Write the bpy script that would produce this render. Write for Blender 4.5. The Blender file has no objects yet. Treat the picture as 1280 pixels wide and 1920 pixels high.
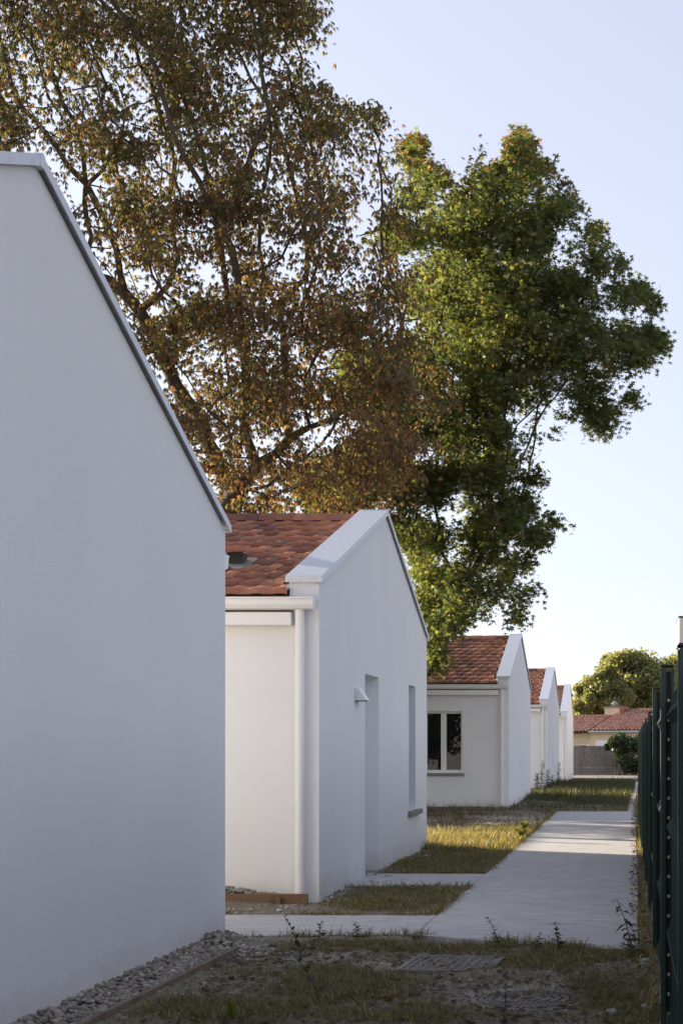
import bpy, bmesh, math, random
import numpy as np
from mathutils import Vector, Matrix

R = math.radians
rng = np.random.default_rng(7)
random.seed(7)
SC = bpy.context.scene
COL = SC.collection

# ------------------------------------------------------------------ camera, sky, sun, exposure
KF, CX, CY, EYE = 2690.0, 1173.0, 1405.0, 1.45      # focal length in photo pixels, vanishing point, eye height
cam = bpy.data.cameras.new('camera')
cam.sensor_fit = 'VERTICAL'; cam.sensor_height = 36.0; cam.lens = KF / 1920 * 36
cam.shift_x = (640 - CX) / 1920; cam.shift_y = (CY - 960) / 1920
cam.clip_start = 0.05; cam.clip_end = 3000
camo = bpy.data.objects.new('camera', cam); COL.objects.link(camo)
camo.location = (0, 0, EYE); camo.rotation_euler = (R(90), 0, 0)
SC.camera = camo

SUN_ELEV, SUN_AZ = 12.0, 61.0          # azimuth measured from +Y towards -X
world = bpy.data.worlds.new('World'); SC.world = world; world.use_nodes = True
wn = world.node_tree.nodes; wl = world.node_tree.links
bgn = wn['Background']
sky = wn.new('ShaderNodeTexSky'); sky.sky_type = 'NISHITA'; sky.sun_disc = False
sky.sun_elevation = R(SUN_ELEV); sky.sun_rotation = R(360 - SUN_AZ)
sky.air_density = 1.0; sky.dust_density = 1.2; sky.ozone_density = 1.5
hs = wn.new('ShaderNodeHueSaturation'); hs.inputs['Saturation'].default_value = 0.45; hs.inputs['Value'].default_value = 0.58
wl.new(sky.outputs[0], hs.inputs['Color']); 
pale = wn.new('ShaderNodeMix'); pale.data_type = 'RGBA'; pale.blend_type = 'ADD'; pale.inputs[0].default_value = 1.0
pale.inputs[7].default_value = (1.58, 1.66, 2.22, 1)      # even pale colour added over the whole dome to lift shaded walls
wl.new(hs.outputs[0], pale.inputs[6]); wl.new(pale.outputs[2], bgn.inputs['Color'])
bgn.inputs['Strength'].default_value = 0.068

sunl = bpy.data.lights.new('sun', 'SUN'); sunl.energy = 5.0; sunl.angle = R(0.53); sunl.color = (1.0, 0.86, 0.68)
suno = bpy.data.objects.new('sun', sunl); COL.objects.link(suno)
ce = math.cos(R(SUN_ELEV))
SUNV = Vector((-math.sin(R(SUN_AZ)) * ce, math.cos(R(SUN_AZ)) * ce, math.sin(R(SUN_ELEV))))
suno.rotation_euler = SUNV.to_track_quat('Z', 'Y').to_euler(); suno.location = (-30, 20, 30)

SC.view_settings.view_transform = 'Standard'; SC.view_settings.look = 'None'
SC.view_settings.exposure = 1.84; SC.view_settings.gamma = 1.0; SC.view_settings.use_curve_mapping = False
SC.cycles.max_bounces = 8; SC.cycles.diffuse_bounces = 5; SC.cycles.transparent_max_bounces = 6

# ------------------------------------------------------------------ helpers
def ground_pt(px, py, z=0.0):
    y = KF * (EYE - z) / (py - CY)
    return ((px - CX) * y / KF, y)

def thing(name, label, cat, loc=(0, 0, 0), rz=0.0, group=None):
    o = bpy.data.objects.new(name, None); COL.objects.link(o)
    o.location = loc; o.rotation_euler = (0, 0, rz); o.empty_display_size = .2
    o['label'] = label; o['category'] = cat
    if group: o['group'] = group
    return o

def link(name, me, mat=None, parent=None):
    o = bpy.data.objects.new(name, me); COL.objects.link(o)
    if mat is not None and len(me.materials) == 0: me.materials.append(mat)
    if parent is not None: o.parent = parent
    return o

def tag(o, label=None, cat=None, group=None, kind=None):
    if label: o['label'] = label
    if cat: o['category'] = cat
    if group: o['group'] = group
    if kind: o['kind'] = kind
    return o

def mesh_np(name, V, F, tint=None, smooth=False):
    """V (n,3); F list of int arrays (k, m) with m verts per face."""
    me = bpy.data.meshes.new(name)
    V = np.asarray(V, dtype=np.float32)
    if not isinstance(F, (list, tuple)): F = [F]
    F = [np.asarray(f, dtype=np.int32) for f in F if len(f)]
    me.vertices.add(len(V)); me.vertices.foreach_set('co', V.ravel())
    nl = sum(f.size for f in F); npoly = sum(len(f) for f in F)
    me.loops.add(nl); me.loops.foreach_set('vertex_index', np.concatenate([f.ravel() for f in F]))
    me.polygons.add(npoly)
    tot = np.concatenate([np.full(len(f), f.shape[1], np.int32) for f in F])
    st = np.concatenate([[0], np.cumsum(tot)[:-1]]).astype(np.int32)
    me.polygons.foreach_set('loop_start', st); me.polygons.foreach_set('loop_total', tot)
    if smooth: me.polygons.foreach_set('use_smooth', np.ones(npoly, bool))
    me.update(calc_edges=True)
    if tint is not None:
        a = me.color_attributes.new('tint', 'FLOAT_COLOR', 'POINT')
        c = np.ones((len(V), 4), np.float32); c[:, :3] = tint
        a.data.foreach_set('color', c.ravel())
    me.validate()
    return me

class MB:
    """collects boxes, prisms and tubes into ONE mesh."""
    def __init__(s): s.bm = bmesh.new()
    def box(s, x0, x1, y0, y1, z0, z1):
        v = [s.bm.verts.new(p) for p in ((x0,y0,z0),(x1,y0,z0),(x1,y1,z0),(x0,y1,z0),(x0,y0,z1),(x1,y0,z1),(x1,y1,z1),(x0,y1,z1))]
        for f in ((3,2,1,0),(4,5,6,7),(0,1,5,4),(1,2,6,5),(2,3,7,6),(3,0,4,7)): s.bm.faces.new([v[i] for i in f])
        return s
    def prism(s, pts, d):
        """polygon pts (3-D list) pushed by vector d."""
        d = Vector(d); a = [s.bm.verts.new(p) for p in pts]; b = [s.bm.verts.new(Vector(p) + d) for p in pts]
        n = len(pts)
        s.bm.faces.new(a[::-1]); s.bm.faces.new(b)
        for i in range(n): s.bm.faces.new((a[i], a[(i+1) % n], b[(i+1) % n], b[i]))
        return s
    def tube(s, pts, r, n=8, cap=True):
        rings = []; pts = [Vector(p) for p in pts]
        rr = r if hasattr(r, '__len__') else [r] * len(pts)
        for i, p in enumerate(pts):
            t = (pts[min(i+1, len(pts)-1)] - pts[max(i-1, 0)]).normalized()
            up = Vector((0, 0, 1)) if abs(t.z) < .9 else Vector((1, 0, 0))
            u = t.cross(up).normalized(); w = u.cross(t)
            rings.append([s.bm.verts.new(p + (u*math.cos(2*math.pi*k/n) + w*math.sin(2*math.pi*k/n)) * rr[i]) for k in range(n)])
        for a, b in zip(rings, rings[1:]):
            for k in range(n): s.bm.faces.new((a[k], a[(k+1) % n], b[(k+1) % n], b[k]))
        if cap: s.bm.faces.new(rings[0][::-1]); s.bm.faces.new(rings[-1])
        return s
    def build(s, name, mat, parent=None, bevel=0.0, smooth=False, seg=1):
        bmesh.ops.recalc_face_normals(s.bm, faces=s.bm.faces)
        if bevel: bmesh.ops.bevel(s.bm, geom=list(s.bm.edges), offset=bevel, segments=seg, affect='EDGES', clamp_overlap=True)
        me = bpy.data.meshes.new(name); s.bm.to_mesh(me); s.bm.free()
        if smooth: me.polygons.foreach_set('use_smooth', [True] * len(me.polygons))
        return link(name, me, mat, parent)

def copy_tree(o, parent=None):
    c = o.copy(); COL.objects.link(c); c.parent = parent
    for ch in list(o.children): copy_tree(ch, c)
    return c

# ---- value noise for geometry
_tab = rng.random((256, 256))
def vnoise(x, y):
    xi = np.floor(x).astype(int); yi = np.floor(y).astype(int); fx = x - xi; fy = y - yi
    fx = fx*fx*(3-2*fx); fy = fy*fy*(3-2*fy)
    g = lambda i, j: _tab[i & 255, j & 255]
    return (g(xi,yi)*(1-fx)+g(xi+1,yi)*fx)*(1-fy) + (g(xi,yi+1)*(1-fx)+g(xi+1,yi+1)*fx)*fy
def fbm(x, y, o=4):
    s = 0; a = .5
    for k in range(o): s = s + a*vnoise(x*2**k + 17*k, y*2**k + 31*k); a *= .5
    return s

# ------------------------------------------------------------------ materials
class Mat:
    def __init__(s, name):
        s.m = bpy.data.materials.new(name); s.m.use_nodes = True
        s.nt = s.m.node_tree; s.n = s.nt.nodes; s.l = s.nt.links; s.p = s.n['Principled BSDF']
    def node(s, t, **k):
        x = s.n.new(t)
        for a, v in k.items(): setattr(x, a, v)
        return x
    def coord(s, kind='Object'):
        return s.node('ShaderNodeTexCoord').outputs[kind]
    def noise(s, scale, detail=4, rough=.6, vec=None, stretch=None):
        x = s.node('ShaderNodeTexNoise'); x.inputs['Scale'].default_value = scale
        x.inputs['Detail'].default_value = detail; x.inputs['Roughness'].default_value = rough
        v = vec or s.coord()
        if stretch:
            mp = s.node('ShaderNodeMapping'); mp.inputs['Scale'].default_value = stretch
            s.l.new(v, mp.inputs['Vector']); v = mp.outputs[0]
        s.l.new(v, x.inputs['Vector']); return x.outputs['Fac']
    def ramp(s, fac, stops):
        x = s.node('ShaderNodeValToRGB'); e = x.color_ramp.elements
        while len(e) < len(stops): e.new(.5)
        for i, (p, c) in enumerate(stops): e[i].position = p; e[i].color = (*c, 1) if len(c) == 3 else c
        s.l.new(fac, x.inputs[0]); return x.outputs[0]
    def mix(s, a, b, fac, mode='MIX'):
        x = s.node('ShaderNodeMix', data_type='RGBA', blend_type=mode)
        for sock, v in ((x.inputs[6], a), (x.inputs[7], b), (x.inputs[0], fac)):
            if isinstance(v, (int, float)): sock.default_value = v
            elif isinstance(v, tuple): sock.default_value = (*v, 1)
            else: s.l.new(v, sock)
        return x.outputs[2]
    def bump(s, h, strength=.3, dist=.01, normal=None):
        x = s.node('ShaderNodeBump'); x.inputs['Strength'].default_value = strength; x.inputs['Distance'].default_value = dist
        s.l.new(h, x.inputs['Height'])
        if normal is not None: s.l.new(normal, x.inputs['Normal'])
        return x.outputs[0]
    def base(s, c):
        if isinstance(c, tuple): s.p.inputs['Base Color'].default_value = (*c, 1)
        else: s.l.new(c, s.p.inputs['Base Color'])
        return s
    def rough(s, v):
        if isinstance(v, (int, float)): s.p.inputs['Roughness'].default_value = v
        else: s.l.new(v, s.p.inputs['Roughness'])
        return s
    def normal(s, n): s.l.new(n, s.p.inputs['Normal']); return s
    def spec(s, v): s.p.inputs['Specular IOR Level'].default_value = v; return s

def m_stucco(name, col, grain=1.0):
    M = Mat(name)
    big = M.noise(.7, 5, .6); stain = M.noise(2.2, 6, .7, stretch=(1, 1, .25)); fine = M.noise(170, 3, .7)
    c = M.mix(tuple(x*.93 for x in col), col, M.ramp(big, [(.3, (0,0,0)), (.7, (1,1,1))]))
    c = M.mix(c, tuple(x*.90 for x in col), M.ramp(stain, [(.56, (0,0,0)), (.82, (.6,.6,.6))]))
    c = M.mix(c, tuple(x*.88 for x in col), M.ramp(fine, [(.42, (.6,.6,.6)), (.6, (0,0,0))]))
    # splash-back dirt near the ground
    sep = M.node('ShaderNodeSeparateXYZ'); M.l.new(M.coord(), sep.inputs[0])
    mr = M.node('ShaderNodeMapRange'); mr.inputs['From Min'].default_value = .0; mr.inputs['From Max'].default_value = .42
    mr.inputs['To Min'].default_value = 1.0; mr.inputs['To Max'].default_value = 0.0
    M.l.new(sep.outputs['Z'], mr.inputs['Value'])
    mm = M.node('ShaderNodeMath', operation='MULTIPLY'); M.l.new(mr.outputs[0], mm.inputs[0]); M.l.new(M.noise(3.5, 6, .75), mm.inputs[1])
    c = M.mix(c, (.42, .36, .29), M.ramp(mm.outputs[0], [(.2, (0,0,0)), (.75, (.6,.6,.6))]))
    M.base(c).rough(.92).spec(.2)
    b1 = M.bump(fine, .9*grain, .008); M.normal(M.bump(M.noise(60, 2, .6), .25*grain, .006, b1))
    return M.m

def m_plain(name, col, rough=.5, metal=0.0, var=.08, scale=9, bump=0.0, spec=.5):
    M = Mat(name); f = M.noise(scale, 5, .65)
    M.base(M.mix(tuple(x*(1-var) for x in col), tuple(min(1, x*(1+var)) for x in col), f)).rough(rough).spec(spec)
    M.p.inputs['Metallic'].default_value = metal
    if bump: M.normal(M.bump(M.noise(scale*12, 3), bump, .004))
    return M.m

def m_tile(name, joined=False):
    M = Mat(name)
    if joined:
        at = M.node('ShaderNodeAttribute'); at.attribute_name = 'tint'; sp = M.node('ShaderNodeSeparateColor')
        M.l.new(at.outputs['Color'], sp.inputs[0]); rnd = sp.outputs[0]
    else:
        rnd = M.node('ShaderNodeObjectInfo').outputs['Random']
    base = M.ramp(rnd, [(0, (.17,.075,.052)), (.3, (.29,.115,.070)), (.62, (.37,.15,.088)), (.85, (.42,.19,.115)), (1, (.16,.085,.065))])
    g = M.node('ShaderNodeNewGeometry').outputs['Position']
    n1 = M.noise(2.1, 6, .7, vec=g); n2 = M.noise(26, 5, .7, vec=g)
    c = M.mix(base, (.065, .045, .038), M.ramp(n1, [(.50, (0,0,0)), (.72, (.75,.75,.75))]))
    c = M.mix(c, (.34, .22, .15), M.ramp(n2, [(.6, (0,0,0)), (.8, (.5,.5,.5))]))
    M.base(c).rough(.82).spec(.3); M.normal(M.bump(n2, .5, .006))
    return M.m

def m_leaf(name, sat=1.0, trans=.5):
    M = Mat(name); M.n.remove(M.p)
    out = M.n['Material Output']
    at = M.node('ShaderNodeAttribute'); at.attribute_name = 'tint'
    d = M.node('ShaderNodeBsdfDiffuse'); t = M.node('ShaderNodeBsdfTranslucent'); g = M.node('ShaderNodeBsdfGlossy')
    g.inputs['Roughness'].default_value = .42; g.inputs['Color'].default_value = (.5, .5, .5, 1)
    M.l.new(at.outputs['Color'], d.inputs['Color'])
    tc = M.mix(at.outputs['Color'], (1.0, .95, .45), 1.0, 'MULTIPLY')
    tc2 = M.mix(tc, (2.3, 2.3, 2.3), 1.0, 'MULTIPLY')
    M.l.new(tc2, t.inputs['Color'])
    m1 = M.node('ShaderNodeMixShader'); m1.inputs[0].default_value = trans
    M.l.new(d.outputs[0], m1.inputs[1]); M.l.new(t.outputs[0], m1.inputs[2])
    m2 = M.node('ShaderNodeMixShader'); m2.inputs[0].default_value = .06
    M.l.new(m1.outputs[0], m2.inputs[1]); M.l.new(g.outputs[0], m2.inputs[2])
    M.l.new(m2.outputs[0], out.inputs['Surface'])
    return M.m

def m_ground():
    M = Mat('soil')
    at = M.node('ShaderNodeAttribute'); at.attribute_name = 'tint'; sp = M.node('ShaderNodeSeparateColor')
    M.l.new(at.outputs['Color'], sp.inputs[0])
    n = M.noise(3, 6, .7); f = M.noise(55, 5, .75); vf = M.noise(240, 3, .7)
    soil = M.mix((.135,.115,.092), (.37,.32,.255), f)
    sand = M.mix((.26,.235,.20), (.52,.48,.42), vf)
    ad = M.node('ShaderNodeMath', operation='ADD'); M.l.new(sp.outputs[0], ad.inputs[0])
    mu = M.node('ShaderNodeMath', operation='MULTIPLY_ADD'); M.l.new(n, mu.inputs[0]); mu.inputs[1].default_value = 1.5; mu.inputs[2].default_value = -.62
    M.l.new(mu.outputs[0], ad.inputs[1])
    c = M.mix(soil, sand, M.ramp(ad.outputs[0], [(.35, (0,0,0)), (.75, (1,1,1))]))
    c = M.mix(c, (.12,.11,.06), M.ramp(sp.outputs[1], [(.2, (0,0,0)), (.9, (.8,.8,.8))]))
    v = M.node('ShaderNodeTexVoronoi'); v.inputs['Scale'].default_value = 42; M.l.new(M.coord(), v.inputs['Vector'])
    c = M.mix(c, (.36,.33,.29), M.ramp(v.outputs['Distance'], [(.10, (.75,.75,.75)), (.2, (0,0,0))]))
    M.base(c).rough(.97).spec(.15)
    b = M.bump(f, .8, .03); M.normal(M.bump(v.outputs['Distance'], -.5, .012, b))
    return M.m

def m_concrete(name, a, b, streak=True, cracks=False):
    M = Mat(name)
    n = M.noise(1.3, 6, .65); s = M.noise(5, 7, .78, stretch=(.55, 2.4, 1) if streak else None); f = M.noise(130, 3, .7)
    c = M.mix(a, b, n)
    c = M.mix(c, tuple(x*.55 for x in a), M.ramp(s, [(.44, (0,0,0)), (.70, (.8,.8,.8))]))
    c = M.mix(c, tuple(x*.7 for x in a), M.ramp(f, [(.38, (.5,.5,.5)), (.55, (0,0,0))]))
    if cracks:
        c = M.mix(c, tuple(x*.35 for x in a), M.ramp(M.noise(1.1, 8, .72, stretch=(3, 3, .8)), [(.55, (0,0,0)), (.75, (.85,.85,.85))]))
    M.base(c).rough(.9).spec(.25)
    bb = M.bump(s, .5, .012); M.normal(M.bump(f, .4, .005, bb))
    return M.m

def m_tint(name, rough=.85, scale=30, bump=.3, spec=.3):
    M = Mat(name); at = M.node('ShaderNodeAttribute'); at.attribute_name = 'tint'
    f = M.noise(scale, 4, .7)
    M.base(M.mix(at.outputs['Color'], M.mix(at.outputs['Color'], (.55,.55,.55), 1.0, 'MULTIPLY'), f)).rough(rough).spec(spec)
    M.normal(M.bump(f, bump, .006)); return M.m

def m_bark(name, a, b):
    M = Mat(name); n = M.noise(7, 7, .7, stretch=(1, 1, .3)); f = M.noise(40, 4, .7)
    M.base(M.mix(a, b, n)).rough(.95).spec(.15); bb = M.bump(n, .9, .03); M.normal(M.bump(f, .4, .008, bb)); return M.m

def m_wood(name, a, b):
    M = Mat(name); g = M.noise(5, 6, .7, stretch=(14, .8, 14)); g2 = M.noise(3, 6, .7)
    c = M.mix(a, b, g); c = M.mix(c, tuple(x*.45 for x in a), M.ramp(g2, [(.5, (0,0,0)), (.72, (.8,.8,.8))]))
    M.base(c).rough(.85).spec(.25).normal(M.bump(g, .5, .006)); return M.m

def m_metal_white(name, col):
    M = Mat(name); n = M.noise(2.4, 6, .7); w = M.noise(7, 5, .8, stretch=(1.0, 1.0, 1.0))
    w2 = M.node('ShaderNodeTexWave'); w2.inputs['Scale'].default_value = 3.2; w2.inputs['Distortion'].default_value = 14; w2.inputs['Detail'].default_value = 4
    w2.inputs['Detail Scale'].default_value = 1.2
    M.l.new(M.coord(), w2.inputs['Vector'])
    c = M.mix(col, tuple(x*.86 for x in col), M.ramp(w, [(.5, (0,0,0)), (.75, (.7,.7,.7))]))
    c = M.mix(c, tuple(x*.80 for x in col), M.ramp(w2.outputs['Fac'], [(.0, (.55,.55,.55)), (.07, (0,0,0))]))
    M.base(c).rough(.42).spec(.5); M.normal(M.bump(n, .06, .02)); return M.m

def m_glass(name):
    M = Mat(name); M.base((.012,.013,.014)).rough(.02); M.p.inputs['IOR'].default_value = 1.5; M.spec(.28)
    M.normal(M.bump(M.noise(2.5, 2), .02, .01)); return M.m

STUCCO = m_stucco('white_stucco', (.85, .85, .85), .62)
STUCCO_CREAM = m_stucco('cream_stucco', (.66, .58, .44), .6)
STUCCO_GREY = m_stucco('pale_grey_render', (.72, .70, .66), .6)
COPING = m_metal_white('white_coping_metal', (.60, .63, .68))
PVC = m_plain('white_pvc', (.78, .77, .75), .38, var=.05, scale=3)
ZINC = m_plain('grey_metal', (.30, .31, .32), .45, .6, var=.1)
SILL = m_concrete('grey_sill_stone', (.24,.235,.225), (.34,.33,.32), False)
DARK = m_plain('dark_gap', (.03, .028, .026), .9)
UNDERLAY = m_plain('dark_roof_underlay', (.085,.045,.033), .9)
BROWN_TRIM = m_plain('brown_eaves_board', (.13, .085, .055), .7)
TILE = m_tile('clay_tile'); TILE_J = m_tile('clay_tile_joined', True)
GLASS = m_glass('window_glass')
CONCRETE = m_concrete('path_concrete', (.41,.405,.395), (.60,.59,.575))
CONCRETE_OLD = m_concrete('weathered_concrete', (.17,.16,.15), (.27,.255,.24), False, True)
ASPHALT = m_concrete('asphalt', (.045,.045,.048), (.075,.075,.078), False)
SOIL = m_ground()
STONE = m_tint('pale_pebble', .85, 60, .3)
GRASS = m_leaf('grass_blade', trans=.42)
LEAF_C = m_leaf('chestnut_leaf', trans=.38)
LEAF_S = m_leaf('sweetgum_leaf', trans=.45)
LEAF_F = m_leaf('far_leaf', trans=.4)
BARK = m_bark('dark_bark', (.045,.036,.028), (.12,.098,.078))
TWIG = m_plain('dead_twig', (.07,.055,.045), .9)
TIMBER = m_wood('brown_edging_timber', (.13,.078,.047), (.22,.14,.085))
TIMBER_W = m_wood('weathered_edging_timber', (.15,.105,.075), (.26,.195,.15))
GREEN = m_plain('dark_green_paint', (.010,.033,.024), .38, var=.12, scale=4)
GREEN_D = m_plain('very_dark_green_paint', (.008,.012,.012), .6, var=.2)
NOTCH_LIGHT = m_plain('notch_light_cream', (.62,.57,.40), .5)  # cream colour stands for light through the post notches
IRON = m_concrete('worn_cast_iron', (.21,.195,.18), (.33,.31,.285), False)

# ------------------------------------------------------------------ ground, path, road
PATH_Z = .022
def path_right(y): return np.interp(y, [5, 10.2, 18.8, 23.4, 33, 41, 60, 70], [.06, .085, .15, .16, .21, .26, .50, .60])
def path_left(y): return np.interp(y, [9, 33.0, 33.01, 56, 70], [-1.64, -1.60, .02, .33, .40])
def on_path(x, y):
    a = (x > path_left(y)) & (x < path_right(y)) & (y > 10.55 - .27*(x + 1.2)*.55) & (y < 61)
    b = (x < -1.6) & (x > -12) & (y > 11.0) & (y < 12.42)
    c = (x < -1.6) & (x > -2.93) & (y > 15.0) & (y < 16.55)
    return a | b | c
def gz(x, y):
    x = np.asarray(x, float); y = np.asarray(y, float)
    f = np.clip((60 - y)/30, .3, 1)
    z = (fbm(x*1.1+40, y*1.1+3, 4) - .47) * .09 + (fbm(x*7, y*7, 3) - .44) * .035
    z = z*np.where((x > -8) & (x < 3), 1, .6)*f
    return np.where(on_path(x, y), -.05, z + .004)

def axis(segs):
    out = []
    for a, b, s in segs: out.append(np.arange(a, b, s))
    out.append([segs[-1][1]]); return np.concatenate(out)
gx = axis([(-700, -60, 80), (-60, -14, 4), (-14, -6, .5), (-6, -3.4, .12), (-3.4, .6, .045), (.6, 3, .3), (3, 20, 2), (20, 700, 85)])
gy = axis([(-60, 4, 8), (4, 6.8, .4), (6.8, 12.6, .045), (12.6, 36, .08), (36, 64, .3), (64, 120, 4), (120, 1600, 120)])
GX, GY = np.meshgrid(gx, gy, indexing='ij')
GZ = gz(GX, GY) - np.interp(GY, [0, 58, 72, 95, 200], [0, 0, .12, .18, .3])
# where pale sand lies and where turf covers the soil (ground plan positions)
SANDY = [(-1.2, 9.55, .75, .55), (-.62, 8.4, .62, .5), (-2.25, 9.9, .55, .4), (-2.3, 8.3, .35, .3), (-1.55, 8.1, .3, .35), (-.1, 9.6, .2, .4), (-.05, 8.0, .25, .3),
         (-2.15, 13.6, .3, .4), (-2.6, 29.5, 1.6, 1.6), (-1.4, 27, .6, 2.0), (-.9, 39, .7, 3), (-1.3, 46, 1, 2.0)]
def sandmask(x, y):
    s = np.zeros_like(x)
    for (a, b, c, d) in SANDY: s = np.maximum(s, np.exp(-(((x-a)/c)**2 + ((y-b)/d)**2)*1.1))
    return s
TURF = [(-.35, 10.0, .52, .38, 1.0), (-.5, 9.65, .3, .3, .8), (-1.75, 10.35, .7, .22, .9), (-2.1, 9.3, .35, .25, .6), (-1.75, 8.75, .45, .5, .9), (-2.2, 8.0, .5, .4, .8), (-1.25, 7.9, .5, .28, .9), (-.1, 8.6, .22, .7, .6), (.05, 7.9, .2, .4, .6), (-1.0, 10.6, .8, .16, 1.0), (-.05, 10.2, .2, .3, .8),
        (-2.2, 13.9, .55, .95, 1.2), (-2.25, 18.6, .65, 2.0, 1.5), (-2.6, 22.6, 1.0, 2.0, 1.9), (-2.0, 25.2, .7, .9, 1.0), (-4.5, 23, 2.0, 2, 1.0), (-1.7, 30, .35, 3, .35)]
def turfmask(x, y):
    s = np.zeros_like(x)
    for (a, b, c, d, w) in TURF: s = np.maximum(s, np.clip(1.35 - np.hypot((x-a)/c, (y-b)/d), 0, 1)*w)
    far = ((x > -2.9) & (x < np.maximum(path_left(y) - .02, -3)) & (y > 33.2) & (y < 61))*1.0
    return np.maximum(s, far*np.clip((fbm(x*.9, y*.5) - .22)*4, .25, 1))
tint = np.stack([sandmask(GX, GY), np.clip(turfmask(GX, GY), 0, 1)*.8, np.zeros_like(GX)], -1).reshape(-1, 3)
far_turf = ((GX < -3) | (GX > .5)).reshape(-1); tint[far_turf, 1] = np.maximum(tint[far_turf, 1], .45)
ni, nj = GX.shape
idx = np.arange(ni*nj).reshape(ni, nj)
quads = np.stack([idx[:-1,:-1], idx[1:,:-1], idx[1:,1:], idx[:-1,1:]], -1).reshape(-1, 4)
g = link('ground', mesh_np('ground', np.stack([GX, GY, GZ], -1).reshape(-1, 3), quads, tint, True), SOIL); tag(g, kind='structure')

def slab(name, poly, z=PATH_Z, parent=None, mat=CONCRETE, thick=.12):
    return MB().prism([(x, y, z - thick) for x, y in poly], (0, 0, thick)).build(name, mat, parent, bevel=.006)
pathroot = bpy.data.objects.new('concrete_path', None); COL.objects.link(pathroot); pathroot['kind'] = 'structure'
ys = [10.24, 14, 18.8, 23.4, 28, 33]
main = [(-1.63, 11.08), (-1.1, 10.78), (-.5, 10.45), (0, 10.26)] + [(float(path_right(y)), y) for y in ys] + [(-1.60, 33), (-1.60, 22), (-1.62, 15)]
slab('slab', main, parent=pathroot)
slab('slab', [(-12, 11.02), (-3.0, 11.02), (-2.2, 11.06), (-1.643, 11.09), (-1.632, 12.40), (-2.3, 12.41), (-12, 12.44)], PATH_Z-.004, pathroot)
slab('slab', [(-2.94, 15.05), (-1.632, 15.02), (-1.622, 16.5), (-2.94, 16.56)], PATH_Z-.003, pathroot)
slab('slab', [(.02, 33.012), (.21, 33.012), (.26, 41), (.5, 60), (1.2, 66), (.6, 66), (.33, 56)], PATH_Z-.002, pathroot)
road = MB().prism([(-14, 63, -.20), (-2.2, 61.0, -.16), (2.3, 61, -.16), (2.3, 77.5, -.22), (30, 77.5, -.22), (30, 89.5, -.26), (-40, 89.5, -.26), (-40, 84, -.26), (-14, 82, -.26)], (0, 0, .10)).build('road', ASPHALT); tag(road, kind='structure')
pv = MB().box(-40, -.62, 89.3, 90.4, -.3, -.08).build('pavement', ASPHALT); tag(pv, kind='structure')
kb = MB().box(-40, -.4, 89.1, 89.296, -.3, -.06)
kerb = kb.build('kerb', CONCRETE_OLD, None, bevel=.01); tag(kerb, kind='structure')

# ------------------------------------------------------------------ houses
TW, TROW = .225, .332      # tile cover width, gauge
def tile_arrays():
    """one interlocking clay tile: flat pan then a raised roll; local x across, y up-slope, z off the roof."""
    prof = [(0, .006), (.09, .005), (.102, .016), (.112, .020), (.190, .020), (.202, .014), (.223, .006)]
    L = TROW + .05; V = []
    for yy, dz in ((0, .036), (L*.5, .019), (L, .0)):
        for x, z in prof: V.append((x, yy, z + dz))
    for x, z in prof: V.append((x, .003, z*.5 - .001))
    n = len(prof); F = []
    for r in range(2):
        for k in range(n-1): F.append((r*n+k, r*n+k+1, (r+1)*n+k+1, (r+1)*n+k))
    for k in range(n-1): F.append((3*n+k, 3*n+k+1, k+1, k))
    return np.array(V), np.array(F)
TV, TF = tile_arrays()
TILE_ME = mesh_np('tile', TV, TF); TILE_ME.materials.append(TILE)
def ridge_mesh():
    V = []; n = 9
    for x in (-.005, .415):
        for k in range(n):
            a = math.pi*(k/(n-1)); V.append((x, -.14*math.cos(a), .11*math.sin(a)*(1.0 if x > 0 else .9)))
    V += [(x, y*.86, z*.84) for x, y, z in V[n:2*n]]
    F = [(k, n+k, n+k+1, k+1) for k in range(n-1)] + [(n+k, 2*n+k, 2*n+k+1, n+k+1) for k in range(n-1)]
    me = mesh_np('ridge_tile', np.array(V), np.array(F), smooth=False); me.materials.append(TILE); return me
RIDGE_ME = ridge_mesh()

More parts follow.
